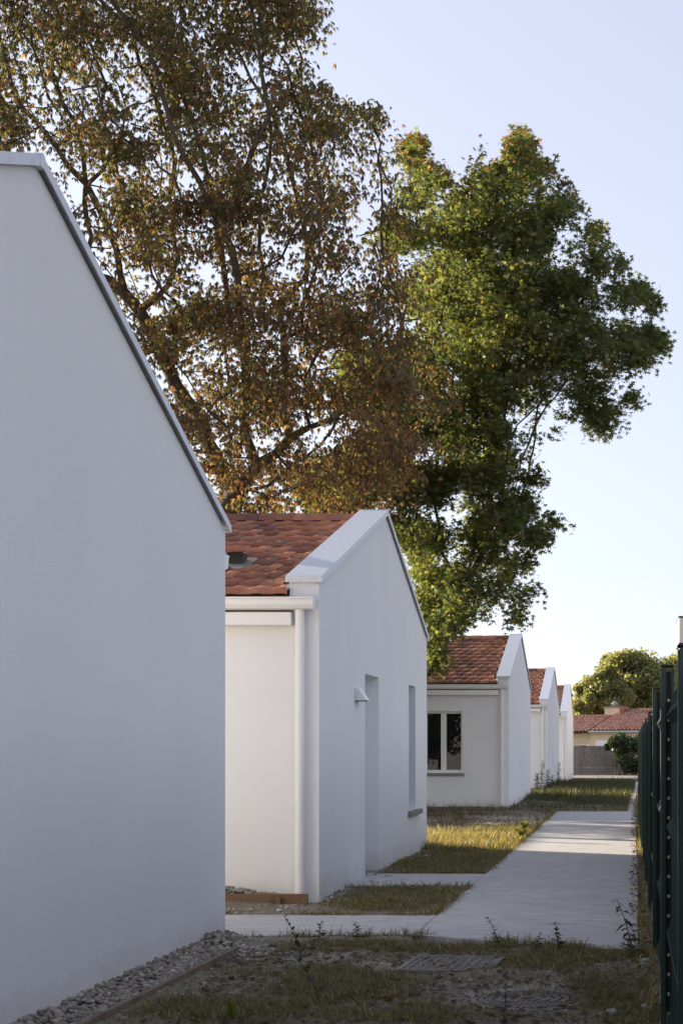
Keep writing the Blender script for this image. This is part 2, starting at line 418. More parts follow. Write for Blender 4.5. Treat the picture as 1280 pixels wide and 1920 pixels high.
def lay_tiles(roof, x_hi, x_lo, y0, z0, y1, z1, nsingle, skip=None):
    """rows of tiles on the slope from eave (y0,z0) to ridge (y1,z1); the nsingle columns next to x_hi one by one, the rest joined."""
    sl = math.hypot(y1-y0, z1-z0); nrow = max(2, int(round((sl - .05)/TROW))); gauge = (sl-.04)/nrow
    ang = math.atan2(z1-z0, y1-y0)          # > 90 deg on the far slope
    Rm = Matrix.Rotation(ang, 3, 'X')
    flip = abs(ang) > math.pi/2
    ncol = int((x_hi - x_lo)/TW)
    Vs = []; Fs = []; Ts = []; off = 0; Rn = np.array(Rm)
    for r in range(nrow):
        d = r*gauge
        by = y0 + math.cos(ang)*d; bz = z0 + math.sin(ang)*d
        sh = (r % 2)*TW*.5
        for c in range(ncol):
            x = x_hi - (c+1)*TW - sh + .0
            if c == ncol-1 and r % 2: continue
            if skip and skip(r, c): continue
            j = np.array([random.uniform(-.004, .004), random.uniform(-.006, .006), random.uniform(-.003, .004)])
            if c < nsingle:
                o = link('tile', TILE_ME, None, roof)
                M = Matrix.Translation((x + j[0], by + j[1]*math.cos(ang), bz + j[2])) @ Rm.to_4x4() @ Matrix.Rotation(random.uniform(-.012, .012), 4, 'Z')
                if flip: M = M @ Matrix.Diagonal((1, 1, -1, 1))
                o.matrix_local = M
            else:
                v = TV.copy()
                if flip: v[:, 2] *= -1
                v = v @ Rn.T + np.array([x, by, bz]) + j
                Vs.append(v); Fs.append((TF[:, ::-1] if flip else TF) + off); off += len(TV); Ts.append(np.full((len(TV), 3), random.random()))
    if Vs:
        o = link('tile_field', mesh_np('tile_field', np.concatenate(Vs), np.concatenate(Fs), np.concatenate(Ts)), TILE_J, roof); o['kind'] = 'stuff'

def gutter(name, parent, x0, x1, y, z, side):
    """half-round white gutter along x; side -1: hangs on the near (-y) face."""
    pts = [(0, .0), (-.012, .0), (-.012, -.02), (-.022, -.05), (-.055, -.085), (-.095, -.098), (-.125, -.085), (-.145, -.05), (-.15, -.005), (-.165, .0), (-.165, .016), (-.138, .016), (-.13, -.045), (-.095, -.078), (-.055, -.066), (-.03, -.03), (-.02, .0)]
    m = MB(); m.prism([(x0, y + a*side, z + b) for a, b in pts], (x1-x0, 0, 0))
    m.prism([(x1, y + a*side, z + b) for a, b in pts[:11] + [(0, .012)]], (.006, 0, 0))
    return m.build(name, PVC, parent)

def house(label, cfg, openings=(), n_single=0, group='white gabled houses along the path'):
    X, yn, ya, yf, ze, za = cfg['X'], cfg['yn'], cfg['ya'], cfg['yf'], cfg['ze'], cfg['za']
    T = .28; LEN = cfg.get('len', 9.0); zb = cfg.get('zb', -.25); ct = .062       # gable thickness, house length, foot, coping thickness
    h = thing('white_house', label, 'house', (X, yn, 0), 0, group)
    ya -= yn; yf -= yn; X0 = 0.0; XL = -LEN
    def top(y): return ze - ct + (za-ze)*(y/ya) if y <= ya else ze - ct + (za-ze)*((yf-y)/(yf-ya))
    def gable(x):
        m = MB(); cuts = sorted({0.0, ya, yf} | {o[0] for o in openings} | {o[1] for o in openings})
        for a, b in zip(cuts, cuts[1:]):
            op = [o for o in openings if o[0] <= a + 1e-6 and o[1] >= b - 1e-6] if x == X0 else []
            zs = [(zb, None)]
            if op:
                if op[0][2] > .05: m.prism([(x, a, zb), (x, b, zb), (x, b, op[0][2]), (x, a, op[0][2])], (-T, 0, 0))
                lo = op[0][3]
            else: lo = zb
            m.prism([(x, a, lo), (x, b, lo), (x, b, top(b)), (x, a, top(a))], (-T, 0, 0))
        bmesh.ops.remove_doubles(m.bm, verts=m.bm.verts, dist=.0005)
        seen = {}
        for f in m.bm.faces: seen.setdefault(frozenset(v.index for v in f.verts), []).append(f)
        m.bm.verts.index_update()
        seen = {}
        for f in m.bm.faces: seen.setdefault(frozenset(v.index for v in f.verts), []).append(f)
        dup = [f for k in seen.values() if len(k) > 1 for f in k]
        if dup: bmesh.ops.delete(m.bm, geom=dup, context='FACES_ONLY')
        return m
    gable(X0).build('gable_wall', STUCCO, h)
    gable(XL + T).build('gable_wall', STUCCO, h)
    # coping: sloped metal caps with a drip edge, near slope and far slope
    def coping(x):
        for (a, b, za_, zb_) in ((-.035, ya, ze - (za-ze)/ya*.035, za), (yf + .035, ya, ze - (za-ze)/(yf-ya)*.035, za)):
            m = MB(); x1, x0 = x + .035, x - T - .03
            th = .03
            m.prism([(x1, a, za_ - th), (x1, b, zb_ - th), (x1, b, zb_), (x1, a, za_)], (x0-x1, 0, 0))
            m.prism([(x1 + .002, a, za_ - ct), (x1 + .002, b, zb_ - ct), (x1 + .002, b, zb_ - th + .004), (x1 + .002, a, za_ - th + .004)], (-.006, 0, 0))
            m.prism([(x0 - .002, a, za_ - ct), (x0 - .002, b, zb_ - ct), (x0 - .002, b, zb_ - th + .004), (x0 - .002, a, za_ - th + .004)], (.006, 0, 0))
            s = -1 if a < ya else 1
            m.box(x0 - .003, x1 + .003, min(a, a+s*.006), max(a, a+s*.006), za_ - ct, za_ + .001)
            m.build('coping', COPING, h)
            # seams of the cap sheets
        m = MB(); m.prism([(x - T - .034, ya - .03, za + .004 - (za-ze)/ya*.03), (x - T - .034, ya, za + .006), (x - T - .034, ya + .03, za + .004 - (za-ze)/ya*.03), (x - T - .034, ya + .03, za - ct - .012), (x - T - .034, ya - .03, za - ct - .012)], (T + .073, 0, 0))
        m.build('coping_joint', COPING, h)
    coping(X0); coping(XL + T)
    wx1, wx0 = X0 - T, XL + T
    zr = ze - .17                                        # eave level of the roof deck
    zt = zr + (za - .115 - zr)                           # ridge level of the deck
    # front and rear walls, slightly recessed behind the gable piers
    W = cfg.get('front_window')
    m = MB(); fy0, fy1 = .03, .23
    if W:
        a, b, lo, hi = W
        m.box(wx0, a, fy0, fy1, zb, zr - .06); m.box(b, wx1, fy0, fy1, zb, zr - .06); m.box(a, b, fy0, fy1, zb, lo); m.box(a, b, fy0, fy1, hi, zr - .06)
        bmesh.ops.remove_doubles(m.bm, verts=m.bm.verts, dist=.0005)
    else: m.box(wx0, wx1, fy0, fy1, zb, zr - .06)
    m.build('front_wall', STUCCO, h)
    MB().box(wx0, wx1, yf - .23, yf - .03, zb, zr - .06).build('rear_wall', STUCCO, h)
    if W:
        a, b, lo, hi = W; mid = (a+b)/2
        f = MB()
        f.box(a, b, .13, .19, lo, lo + .075); f.box(a, b, .13, .19, hi - .055, hi); f.box(a, a + .055, .13, .19, lo + .075, hi - .055); f.box(b - .04, b, .13, .19, lo + .075, hi - .055)
        f.box(mid - .075, mid + .065, .126, .19, lo + .075, hi - .055)
        fr = f.build('window', PVC, h, bevel=.004)
        for (p, q) in ((a + .055, mid - .075), (mid + .065, b - .04)):
            MB().box(p - .004, q + .004, .155, .166, lo + .07, hi - .05).build('pane', GLASS, fr)
        MB().box(a - .06, b + .06, -.02, .16, lo - .075, lo - .003).build('sill', SILL, fr, bevel=.008)
        MB().box(a - .4, b + .3, .9, .95, zb, zr - .1).build('dark_room_sheet', DARK, h)  # near-black sheet behind the panes, stands for the unlit room
    # roof deck (a closed wedge) with tiles on it
    yv0, yv1 = -.06, yf + .06
    dk = MB(); dk.prism([(wx1, yv0, zr - .035), (wx1, ya, zt - .035), (wx1, yv1, zr - .035), (wx1, yv1 - .05, zr - .09), (wx1, yv0 + .05, zr - .09)], (wx0 - wx1, 0, 0))
    roof = dk.build('roof', UNDERLAY, h)
    skip = cfg.get('skip')
    lay_tiles(roof, wx1, wx0, yv0 - .02, zr - .028, ya, zt - .02, n_single, skip)
    lay_tiles(roof, wx1, wx0, yv1 + .02, zr - .028, ya, zt - .02, 0)
    k = 0; x = wx1 - .40
    while x > wx0 - .1:
        o = link('ridge_tile', RIDGE_ME, None, roof); o.location = (x, ya, zt - .03 + random.uniform(-.004, .004)); o.rotation_euler = (0, random.uniform(-.01, .01), random.uniform(-.008, .008)); x -= .41
    # lead flashing along the parapet foot
    MB().prism([(wx1 + .002, yv0, zr + .02), (wx1 + .002, ya, zt + .03), (wx1 - .05, ya, zt + .026), (wx1 - .05, yv0, zr + .016)], (0, 0, .012)).build('flashing', ZINC, h)
    # gutters, downpipe, eaves board, shutter box
    gz_ = zr - .095
    MB().box(wx0, wx1 - .0, -.03, .028, gz_ - .11, gz_ + .005).build('eaves_board', PVC, h)
    gutter('gutter', h, wx0, X0 - .03, -.032, gz_ + .02, 1)
    gutter('gutter', h, wx0, X0 - .03, yf + .032, gz_ + .02, -1)
    px = -.165
    dp = MB(); dp.tube([(px, -.085, gz_ - .05), (px, -.078, gz_ - .16), (px, -.075, gz_ - .25), (px, -.075, .03 + cfg.get('zfoot', 0))], .046, 18)
    d = dp.build('downpipe', PVC, h, smooth=True)
    d.data.set_sharp_from_angle(angle=R(40)) if hasattr(d.data, 'set_sharp_from_angle') else None
    for z in (gz_ - .40, cfg.get('zfoot', 0) + .10):
        MB().tube([(px, -.075, z), (px, -.075, z + .09)], .0495, 18).build('collar', PVC, d)
    for z in (1.9, .95):
        c = MB(); c.tube([(px, -.075, z), (px, -.075, z + .022)], .050, 14); c.box(px - .012, px + .012, -.03, .0, z, z + .022); c.build('bracket', PVC, d)
    sx = cfg.get('box', -.24)
    MB().box(-5.2, sx, -.12, .028, gz_ - .225, gz_ - .10).build('shutter_box', PVC, h, bevel=.006)
    MB().box(-5.2, sx - .02, -.05, .029, gz_ - .098, gz_ - .078).build('eaves_batten', BROWN_TRIM, h)
    return h

def gable_openings(h, openings, kinds):
    for o, kd in zip(openings, kinds):
        a, b, lo, hi = o
        if kd == 'door':
            dr = MB().box(-.262, -.215, a + .002, b - .002, -.05, hi - .002).build('door', PVC, h, bevel=.003)
            hn = MB(); hn.tube([(-.215, a + .12, 1.02), (-.17, a + .12, 1.02), (-.165, a + .23, 1.02)], .011, 8); hn.build('handle', ZINC, dr)
            MB().box(-.27, .0, a + .003, b - .003, -.2, .015).build('threshold', SILL, h, bevel=.003)
        else:
            f = MB(); xx0, xx1 = -.262, -.205
            f.box(xx0, xx1, a + .002, a + .06, lo, hi); f.box(xx0, xx1, b - .06, b - .002, lo, hi); f.box(xx0, xx1, a + .06, b - .06, lo, lo + .07); f.box(xx0, xx1, a + .06, b - .06, hi - .06, hi - .002)
            w = f.build('window', PVC, h, bevel=.003)
            MB().box(-.245, -.235, a + .055, b - .055, lo + .065, hi - .055).build('pane', GLASS, w)
            MB().box(-.215, .055, a - .08, b + .35, lo - .07, lo - .002).build('sill', SILL, w, bevel=.008)

h1 = house('large white gable wall filling the left foreground behind the gravel strip', dict(X=-3.05, yn=3.92, ya=7.42, yf=10.93, ze=3.18, za=4.53, len=9.0))
op2 = [(2.41, 3.31, -.3, 2.3), (5.65, 6.26, .62, 2.32)]
h2 = house('white house with door recess and wall lamp, first red tiled roof in view', dict(X=-2.926, yn=13.69, ya=17.45, yf=21.08, ze=3.115, za=4.36, len=6.6, front_window=(-2.10, -1.17, .9, 2.4), skip=lambda r, c: r in (2,) and c in (8,)), op2, 14)  # unseen length cut short so sun reaches the first house's rear wall
gable_openings(h2, op2, ('door', 'window'))
h3 = house('white house with a two pane front window beyond the sunlit lawn', dict(X=-2.926, yn=35.8, ya=39.95, yf=43.95, ze=3.29, za=4.66, len=14.0, front_window=(-2.10, -1.165, .86, 2.40)), (), 14)
h4 = house('white gabled house second from the road, tall weeds at its front', dict(X=-2.926, yn=53.4, ya=58.2, yf=62.9, ze=3.34, za=4.77, len=18.0), (), 4)  # unseen length stretched so the house shades the far grass
h5 = house('smallest white gabled house, farthest in the row beside the road', dict(X=-2.926, yn=70.3, ya=75.2, yf=79.4, ze=3.33, za=4.85, len=9.0, zb=-.4), (), 2)

# roof vent on house 2: a clay cowl on a dark collar
rv = MB(); vx, vy = -1.10, 1.16
def rz2(y): return 2.945 - .028 + (4.245 - 2.945)*(y + .06)/(3.76 + .06)
rv.box(vx - .085, vx + .085, vy - .08, vy + .09, rz2(vy) - .05, rz2(vy) + .15)
vent = rv.build('roof_vent', DARK, h2, bevel=.006)
MB().prism([(vx - .12, vy - .17, rz2(vy) + .155), (vx + .12, vy - .17, rz2(vy) + .155), (vx + .11, vy + .15, rz2(vy) + .20), (vx - .11, vy + .15, rz2(vy) + .20)], (0, 0, .05)).build('cowl', TILE, vent)
MB().prism([(vx - .17, vy - .26, rz2(vy - .26) + .045), (vx + .17, vy - .26, rz2(vy - .26) + .045), (vx + .17, vy + .22, rz2(vy + .22) + .045), (vx - .17, vy + .22, rz2(vy + .22) + .045)], (0, 0, .012)).build('flashing', ZINC, vent)

# wall lamp: a white wedge with a sloping front, on the gable of house 2
lamp = thing('wall_lamp', 'small white wedge-shaped lamp on the gable wall left of the door recess', 'wall lamp', (-2.926, 15.5, 1.98))
w = MB(); w.prism([(.002, 0, .135), (.035, 0, .14), (.125, 0, .0), (.002, 0, .0)], (0, .20, 0)); w.build('shade', PVC, lamp, bevel=.003)
MB().box(.004, .11, .012, .188, -.008, .001).build('diffuser', SILL, lamp)
for i in range(3): MB().tube([(.02 + .008*i, -.001, .03 + .03*i), (.02 + .008*i, -.005, .03 + .03*i)], .005, 6).build('screw', ZINC, lamp)

# timber edging boards
def board(label, p, q, z0, z1, t, mat, cat='edging board'):
    o = thing('edging_board', label, cat, (p[0], p[1], 0))
    d = Vector((q[0]-p[0], q[1]-p[1], 0)); n = Vector((-d.y, d.x, 0)).normalized()*t
    MB().prism([(0,0,z0), tuple(d + Vector((0,0,z0))), tuple(d + n + Vector((0,0,z0))), tuple(n + Vector((0,0,z0)))], (0,0,z1-z0)).build('board', mat, o, bevel=.004)
    for t_ in (.12, .5, .88):
        c = d*t_ - n*1.02
        MB().box(c.x-.02, c.x+.02, c.y-.02, c.y+.02, z0, z1-.03).build('stake', mat, o)
    return o
board('long weathered brown board edging the gravel beside the large gable wall', (-2.79, 5.5), (-2.735, 10.15), -.08, .055, .028, TIMBER_W)
board('short brown board under the downpipe at the foot of the tiled house', (-5.2, 13.44), (-2.98, 13.44), -.08, .095, .03, TIMBER)

# ------------------------------------------------------------------ gravel
def stones(name, pts, smin, smax, pal):
    bm = bmesh.new(); bmesh.ops.create_icosphere(bm, subdivisions=1, radius=1.0); bm.verts.ensure_lookup_table()
    bv = np.array([v.co[:] for v in bm.verts]); bf = np.array([[v.index for v in f.verts] for f in bm.faces]); bm.free()
    n = len(pts); s = smin + (smax-smin)*rng.random(n)**1.6
    sc = np.stack([s*rng.uniform(.8, 1.4, n), s*rng.uniform(.8, 1.2, n), s*rng.uniform(.5, .85, n)], 1)
    a = rng.uniform(0, 6.28, n); t = rng.uniform(-.6, .6, n)
    V = bv[None]*(1 + rng.normal(0, .11, (n, len(bv), 1)))*sc[:, None]
    y, z = V[..., 1].copy(), V[..., 2].copy(); ct, st = np.cos(t)[:, None], np.sin(t)[:, None]
    V[..., 1] = y*ct - z*st; V[..., 2] = y*st + z*ct
    x, y = V[..., 0].copy(), V[..., 1].copy(); ca, sa = np.cos(a)[:, None], np.sin(a)[:, None]
    V[..., 0] = x*ca - y*sa; V[..., 1] = x*sa + y*ca
    V += np.asarray(pts)[:, None]
    F = (bf[None] + (np.arange(n)*len(bv))[:, None, None]).reshape(-1, 3)
    pal = np.array(pal); c = pal[rng.integers(0, len(pal), n)]*rng.uniform(.7, 1.15, (n, 1))
    o = link(name, mesh_np(name, V.reshape(-1, 3), F, np.repeat(c, len(bv), 0), True), STONE); o['kind'] = 'stuff'; return o
PAL = [(.42,.37,.30), (.35,.31,.26), (.48,.44,.38), (.30,.26,.21), (.40,.33,.25), (.27,.25,.23)]
def strip(n, x0, x1, y0, y1, z, lift):
    x = rng.uniform(x0, x1, n); y = rng.uniform(y0, y1, n); return np.stack([x, y, z + rng.random(n)*lift], 1)
P1 = strip(5600, -3.06, -2.79, 6.0, 10.25, -.01, .05)
P1[:, 2] += .05*np.clip((-2.9 - P1[:, 0])/.15, 0, 1)                   # banked against the wall
hp = np.stack([rng.normal(-2.84, .15, 1300), rng.normal(10.38, .20, 1300)], 1); hp = hp[(hp[:, 1] < 10.95) & ~((hp[:, 0] < -3.04) & (hp[:, 1] < 10.95))]
hz = .13*np.exp(-(((hp[:, 0]+2.95)/.22)**2 + ((hp[:, 1]-10.4)/.35)**2))
P2 = np.concatenate([hp, (hz*rng.random(len(hp))**.4 + .0)[:, None]], 1)
P3 = np.stack([rng.uniform(-2.75, -2.45, 160), rng.uniform(7.6, 10.6, 160), np.zeros(160)], 1); P3[:, 2] = gz(P3[:, 0], P3[:, 1])
go = stones('gravel', np.concatenate([P1, P2, P3]), .009, .026, PAL); go['label'] = 'pale pebbles banked along the large gable wall'
P4 = strip(1100, -2.92, -2.66, 13.6, 21.2, -.02, .035)
P5 = strip(1300, -4.6, -3.05, 13.46, 13.70, -.0, .08); P5[:, 2] += .06*np.clip((-3.35 - P5[:, 0])/.4, -.6, 1)
P5 = P5[(P5[:, 0] < -3.3)]
P6 = strip(500, -4.6, -2.95, 12.5, 13.40, -.015, .02)
P7 = strip(700, -2.92, -2.5, 35.8, 44, -.02, .05); P7[:, 2] += .1*np.exp(-((P7[:, 1]-43.5)/1.2)**2)
go2 = stones('gravel', np.concatenate([P4, P5, P6, P7]), .010, .03, PAL); go2['label'] = 'pale pebbles around the feet of the houses farther along the path'
n = 1100; q = np.stack([rng.uniform(-2.5, .2, n), rng.uniform(7.4, 10.3, n)], 1); keep = rng.random(n) < .25 + .8*sandmask(q[:, 0], q[:, 1]); q = q[keep]
q2 = np.stack([rng.uniform(.06, .22, 90), rng.uniform(8, 25, 90)], 1)
q = np.concatenate([q, q2, np.stack([rng.uniform(-.1, .16, 110), rng.uniform(9.0, 10.2, 110)], 1)])
go3 = stones('loose_grit', np.concatenate([q, gz(q[:, 0], q[:, 1])[:, None] + .004], 1), .004, .017, [(.5,.47,.42), (.38,.35,.31), (.28,.25,.22)])
for k, (px, py, s, lb) in enumerate([(1145, 1900, .036, 'pale stone near the lower right corner, beside the fence post'), (1208, 1890, .03, 'pale stone closest to the fence in the lower right'), (1221, 1893, .026, 'small pale stone against the foot of the fence'), (1209, 1814, .03, 'white stone at the path corner by the fence'), (524, 1713, .03, 'white stone on the slab before the brown board')]):
    x, y = ground_pt(px, py); o = stones('stone', np.array([[x, y, float(gz(x, y)) + .012]]), s, s, [(.55,.52,.47)]); o['kind'] = 'thing'; o['label'] = lb; o['category'] = 'stone'

# ------------------------------------------------------------------ manhole covers
mc = thing('manhole_cover', 'round worn metal manhole cover with rings of raised studs in the sandy soil', 'manhole cover', (-.565, 8.32, float(gz(-.565, 8.32)) + .012))
m = MB(); m.tube([(0,0,-.06), (0,0,.004)], .295, 40); m.build('plate', IRON, mc)
m = MB()
for r_ in (.06, .115, .17, .225, .272):
    k = int(r_*2*math.pi/.034)
    for i in range(k):
        a0 = 2*math.pi*i/k + r_*9; a1 = a0 + 2*math.pi/k*.62
        m.prism([((r_-.011)*math.cos(a0), (r_-.011)*math.sin(a0), .003), ((r_+.011)*math.cos(a0), (r_+.011)*math.sin(a0), .003), ((r_+.011)*math.cos(a1), (r_+.011)*math.sin(a1), .003), ((r_-.011)*math.cos(a1), (r_-.011)*math.sin(a1), .003)], (0,0,.011))
o = m.build('stud', IRON, mc); o['kind'] = 'stuff'
m = MB()
for i in range(40):
    a0, a1 = 2*math.pi*i/40, 2*math.pi*(i+1)/40
    m.prism([(.302*math.cos(a0), .302*math.sin(a0), -.05), (.335*math.cos(a0), .335*math.sin(a0), -.05), (.335*math.cos(a1), .335*math.sin(a1), -.05), (.302*math.cos(a1), .302*math.sin(a1), -.05)], (0,0,.058))
m.build('frame', IRON, mc)
sc_ = thing('manhole_cover', 'square worn metal cover with a chequered plate beside the path edge', 'manhole cover', (-1.16, 9.56, float(gz(-1.16, 9.56)) + .006), R(-4))
MB().box(-.27, .27, -.28, .28, -.06, .003).build('plate', IRON, sc_)
m = MB()
for i in range(9):
    for j in range(9):
        x, y = -.23 + i*.0575, -.24 + j*.06
        if (i + j) % 2: m.box(x-.020, x+.020, y-.007, y+.007, .002, .011)
        else: m.box(x-.007, x+.007, y-.020, y+.020, .002, .011)
o = m.build('stud', IRON, sc_); o['kind'] = 'stuff'
m = MB(); m.box(-.31, .31, -.32, -.285, -.05, .008); m.box(-.31, .31, .285, .32, -.05, .008); m.box(-.31, -.275, -.285, .285, -.05, .008); m.box(.275, .31, -.285, .285, -.05, .008); m.build('frame', IRON, sc_)

# ------------------------------------------------------------------ grass and weeds
def blades(name, P, H, W, lean, col, mat=GRASS, curl=.6):
    n = len(P); a = rng.uniform(0, 6.283, n); d = np.stack([np.cos(a), np.sin(a), np.zeros(n)], 1); s = np.stack([-d[:, 1], d[:, 0], np.zeros(n)], 1)
    up = np.array([0, 0, 1.0]); l = lean[:, None]
    mid = P + (d*np.sin(l)*.5 + up*np.cos(l)*.5)*H[:, None]
    l2 = np.clip(l*(1 + curl) + .15, 0, 2.0)
    tip = mid + (d*np.sin(l2) + up*np.cos(l2))*H[:, None]*.55
    tip[:, 2] = np.maximum(tip[:, 2], P[:, 2] + .004)
    w = (W/2)[:, None]
    V = np.stack([P - s*w, P + s*w, mid + s*w*.8, mid - s*w*.8, tip], 1)
    i = np.arange(n)[:, None]*5
    c = np.repeat(col[:, None], 5, 1).copy()
    o = link(name, mesh_np(name, V.reshape(-1, 3), [i + np.array([[0,1,2,3]]), i + np.array([[3,2,4]])], c.reshape(-1, 3)), mat); o['kind'] = 'stuff'; return o
def scatter(n, x0, x1, y0, y1, dens):
    x = rng.uniform(x0, x1, n); y = rng.uniform(y0, y1, n); k = (rng.random(n) < dens(x, y)) & ~on_path(x, y); return np.stack([x[k], y[k], gz(x[k], y[k])], 1)
def gcol(n, pal, w, j=.3):
    pal = np.array(pal); c = pal[rng.choice(len(pal), n, p=np.array(w)/sum(w))]; return c*rng.uniform(1-j, 1+j, (n, 1))
GP = [(.115,.11,.045), (.085,.085,.036), (.16,.14,.07), (.31,.255,.155), (.17,.12,.07)]
def fg_d(x, y):
    t = turfmask(x, y); return np.clip(t*(fbm(x*3.6, y*3.6, 4) - .22)*3.6, 0, 1) + .06
P = scatter(230000, -2.72, .24, 7.3, 10.75, fg_d); n = len(P)
f1 = blades('short_grass', P, rng.uniform(.02, .10, n), rng.uniform(.002, .0045, n), rng.uniform(.5, 1.5, n), gcol(n, GP, (5, 4, 4, 3, 1.5)))
f1['label'] = 'sparse trampled grass on the sandy soil in the foreground'
def a_d(x, y): return np.clip(turfmask(x, y)*(fbm(x*2.6, y*2.6) - .15)*3, 0, 1) + .02
P = scatter(90000, -2.9, -1.52, 12.4, 21.0, a_d); n = len(P)
blades('short_grass', P, rng.uniform(.03, .11, n), rng.uniform(.004, .006, n), rng.uniform(.5, 1.5, n), gcol(n, GP, (5, 4, 4, 2.5, 1.5)))['label'] = 'shaded grass between the house with the door and the path'
P = scatter(150000, -7.5, -1.45, 20.4, 27.2, lambda x, y: np.clip(turfmask(x, y)*(fbm(x*1.6, y*1.6) - .05)*2.5, 0, 1)*np.where(x < -4.3, .35, 1)); n = len(P)
blades('lawn_grass', P, rng.uniform(.05, .20, n), rng.uniform(.005, .009, n), rng.uniform(.2, 1.3, n), gcol(n, [(.13,.12,.045), (.19,.165,.075), (.32,.27,.16), (.085,.085,.032), (.16,.10,.07)], (4, 4, 4, 3, 2)))['label'] = 'rough grass of the sunlit lawn between the houses'  # paler, yellower blades put some of the sunlight into the lawn colour
P = scatter(70000, -2.9, .4, 33.0, 61.5, lambda x, y: turfmask(x, y)*.8*np.clip((y - 34)/8, .2, 1)); P = P[P[:, 0] < path_left(P[:, 1]) + .05]; n = len(P)
blades('rough_grass', P, rng.uniform(.06, .34, n)*np.interp(P[:, 1], [34, 42, 60], [.45, .9, 1.0]), rng.uniform(.008, .018, n), rng.uniform(.1, 1.2, n), gcol(n, [(.042,.048,.02), (.055,.06,.024), (.10,.085,.05), (.032,.036,.016)], (4, 4, 1.5, 4)))['label'] = 'long rough grass beside the narrow end of the path'
# grass creeping over the slab edges
E_ = []
for (a, b, m_n) in (((-1.64, 11.1), (-1.1, 10.79), 700), ((-1.1, 10.79), (-.5, 10.46), 800), ((-.5, 10.46), (.08, 10.22), 900), ((-3.0, 10.98), (-1.64, 11.07), 900), ((-2.9, 12.46), (-1.66, 12.42), 900), ((-1.66, 12.44), (-1.64, 15.0), 1300), ((-2.9, 14.98), (-1.66, 14.98), 500), ((-2.9, 16.6), (-1.66, 16.55), 500), ((-1.64, 16.6), (-1.62, 26), 3200), ((-1.62, 26), (-1.62, 33), 1200), ((-1.6, 33.05), (.0, 33.05), 700), ((.02, 33.1), (.33, 56), 2500)):
    t = rng.random(m_n); q = np.array(a)[None]*(1-t[:, None]) + np.array(b)[None]*t[:, None]; k = fbm(q[:, 0]*2.3, q[:, 1]*2.3, 4) > .36; q = q[k] + rng.normal(0, .035, (k.sum(), 2)); E_.append(q)
q = np.concatenate(E_); P = np.stack([q[:, 0], q[:, 1], np.full(len(q), .0)], 1); n = len(P)
blades('edge_grass', P, rng.uniform(.05, .17, n), rng.uniform(.004, .007, n), rng.uniform(.5, 1.4, n), gcol(n, GP, (4, 4, 3, 2.5, 2)))['label'] = 'grass creeping over the edges of the concrete slabs'
# bare earth band in front of house 3: thin dry grass
P = scatter(14000, -6, -1.5, 26.5, 35.7, lambda x, y: np.clip((fbm(x*1.5, y*1.5) - .42)*3 + .06, 0, .8)); n = len(P)
blades('dry_grass', P, rng.uniform(.04, .22, n), rng.uniform(.006, .012, n), rng.uniform(.3, 1.3, n), gcol(n, [(.10,.075,.045), (.06,.06,.025), (.16,.12,.07), (.045,.03,.02)], (3, 2, 1, 3)))['label'] = 'thin dry grass on bare earth before the two pane window'
# right verge below the fence
n = 9000; y = rng.uniform(7.6, 45, n)**1.0; x = path_right(y) + rng.uniform(-.02, .16, n) ; P = np.stack([x, y, gz(x, y)], 1); P[:, 2] = np.maximum(P[:, 2], -.02); P = P[rng.random(n) < np.clip((fbm(y*1.3, y*.2) - .25)*3, .15, 1)]; n = len(P)
blades('verge_grass', P, rng.uniform(.04, .2, n), rng.uniform(.004, .009, n), rng.uniform(.4, 1.4, n), gcol(n, GP, (4, 4, 2, 3, 3)))['label'] = 'scruffy verge of grass and dead leaves below the green fence'
# straw lying flat
n = 5000; x = rng.uniform(-2.6, .2, n); y = rng.uniform(7.5, 10.7, n); k = fbm(x*2+9, y*2) > .44; P = np.stack([x[k], y[k], gz(x[k], y[k]) + .008], 1); n = len(P)
blades('straw', P, rng.uniform(.06, .22, n), rng.uniform(.002, .004, n), rng.uniform(1.3, 1.6, n), gcol(n, [(.22,.18,.11), (.14,.10,.06), (.09,.06,.04)], (2, 2, 2)), curl=.1)
# fallen leaves: little bent quads
def litter(name, P, s, col):
    n = len(P); a = rng.uniform(0, 6.28, n); t = rng.uniform(-.5, .5, n)
    d = np.stack([np.cos(a), np.sin(a), t*.5], 1)*s[:, None]; e = np.stack([-np.sin(a), np.cos(a), -t], 1)*s[:, None]*.45
    V = np.stack([P - d, P + e + [0,0,.004], P + d, P - e + [0,0,.006]], 1); i = np.arange(n)[:, None]*4
    o = link(name, mesh_np(name, V.reshape(-1, 3), i + np.array([[0,1,2,3]]), np.repeat(col, 4, 0)), GRASS); o['kind'] = 'stuff'; return o
DL = [(.09,.045,.022), (.06,.034,.02), (.13,.075,.035), (.045,.03,.022)]
x = rng.uniform(-2.6, .2, 1500); y = rng.uniform(7.5, 10.7, 1500); P = np.stack([x, y, gz(x, y) + .01], 1)
yy = rng.uniform(9, 40, 700); xx = path_right(yy) + rng.uniform(-.08, .1, 700); P = np.concatenate([P, np.stack([xx, yy, np.full(700, PATH_Z + .006)], 1)])
xx = rng.uniform(-5, -1.5, 900); yy = rng.uniform(26.5, 35.6, 900); P = np.concatenate([P, np.stack([xx, yy, gz(xx, yy) + .012], 1)])
xx = rng.uniform(-2.8, -1.7, 160); yy = rng.uniform(12.6, 20, 160); P = np.concatenate([P, np.stack([xx, yy, gz(xx, yy) + .02], 1)])
litter('fallen_leaves', P, rng.uniform(.012, .045, len(P)), gcol(len(P), DL, (1,1,1,1)))

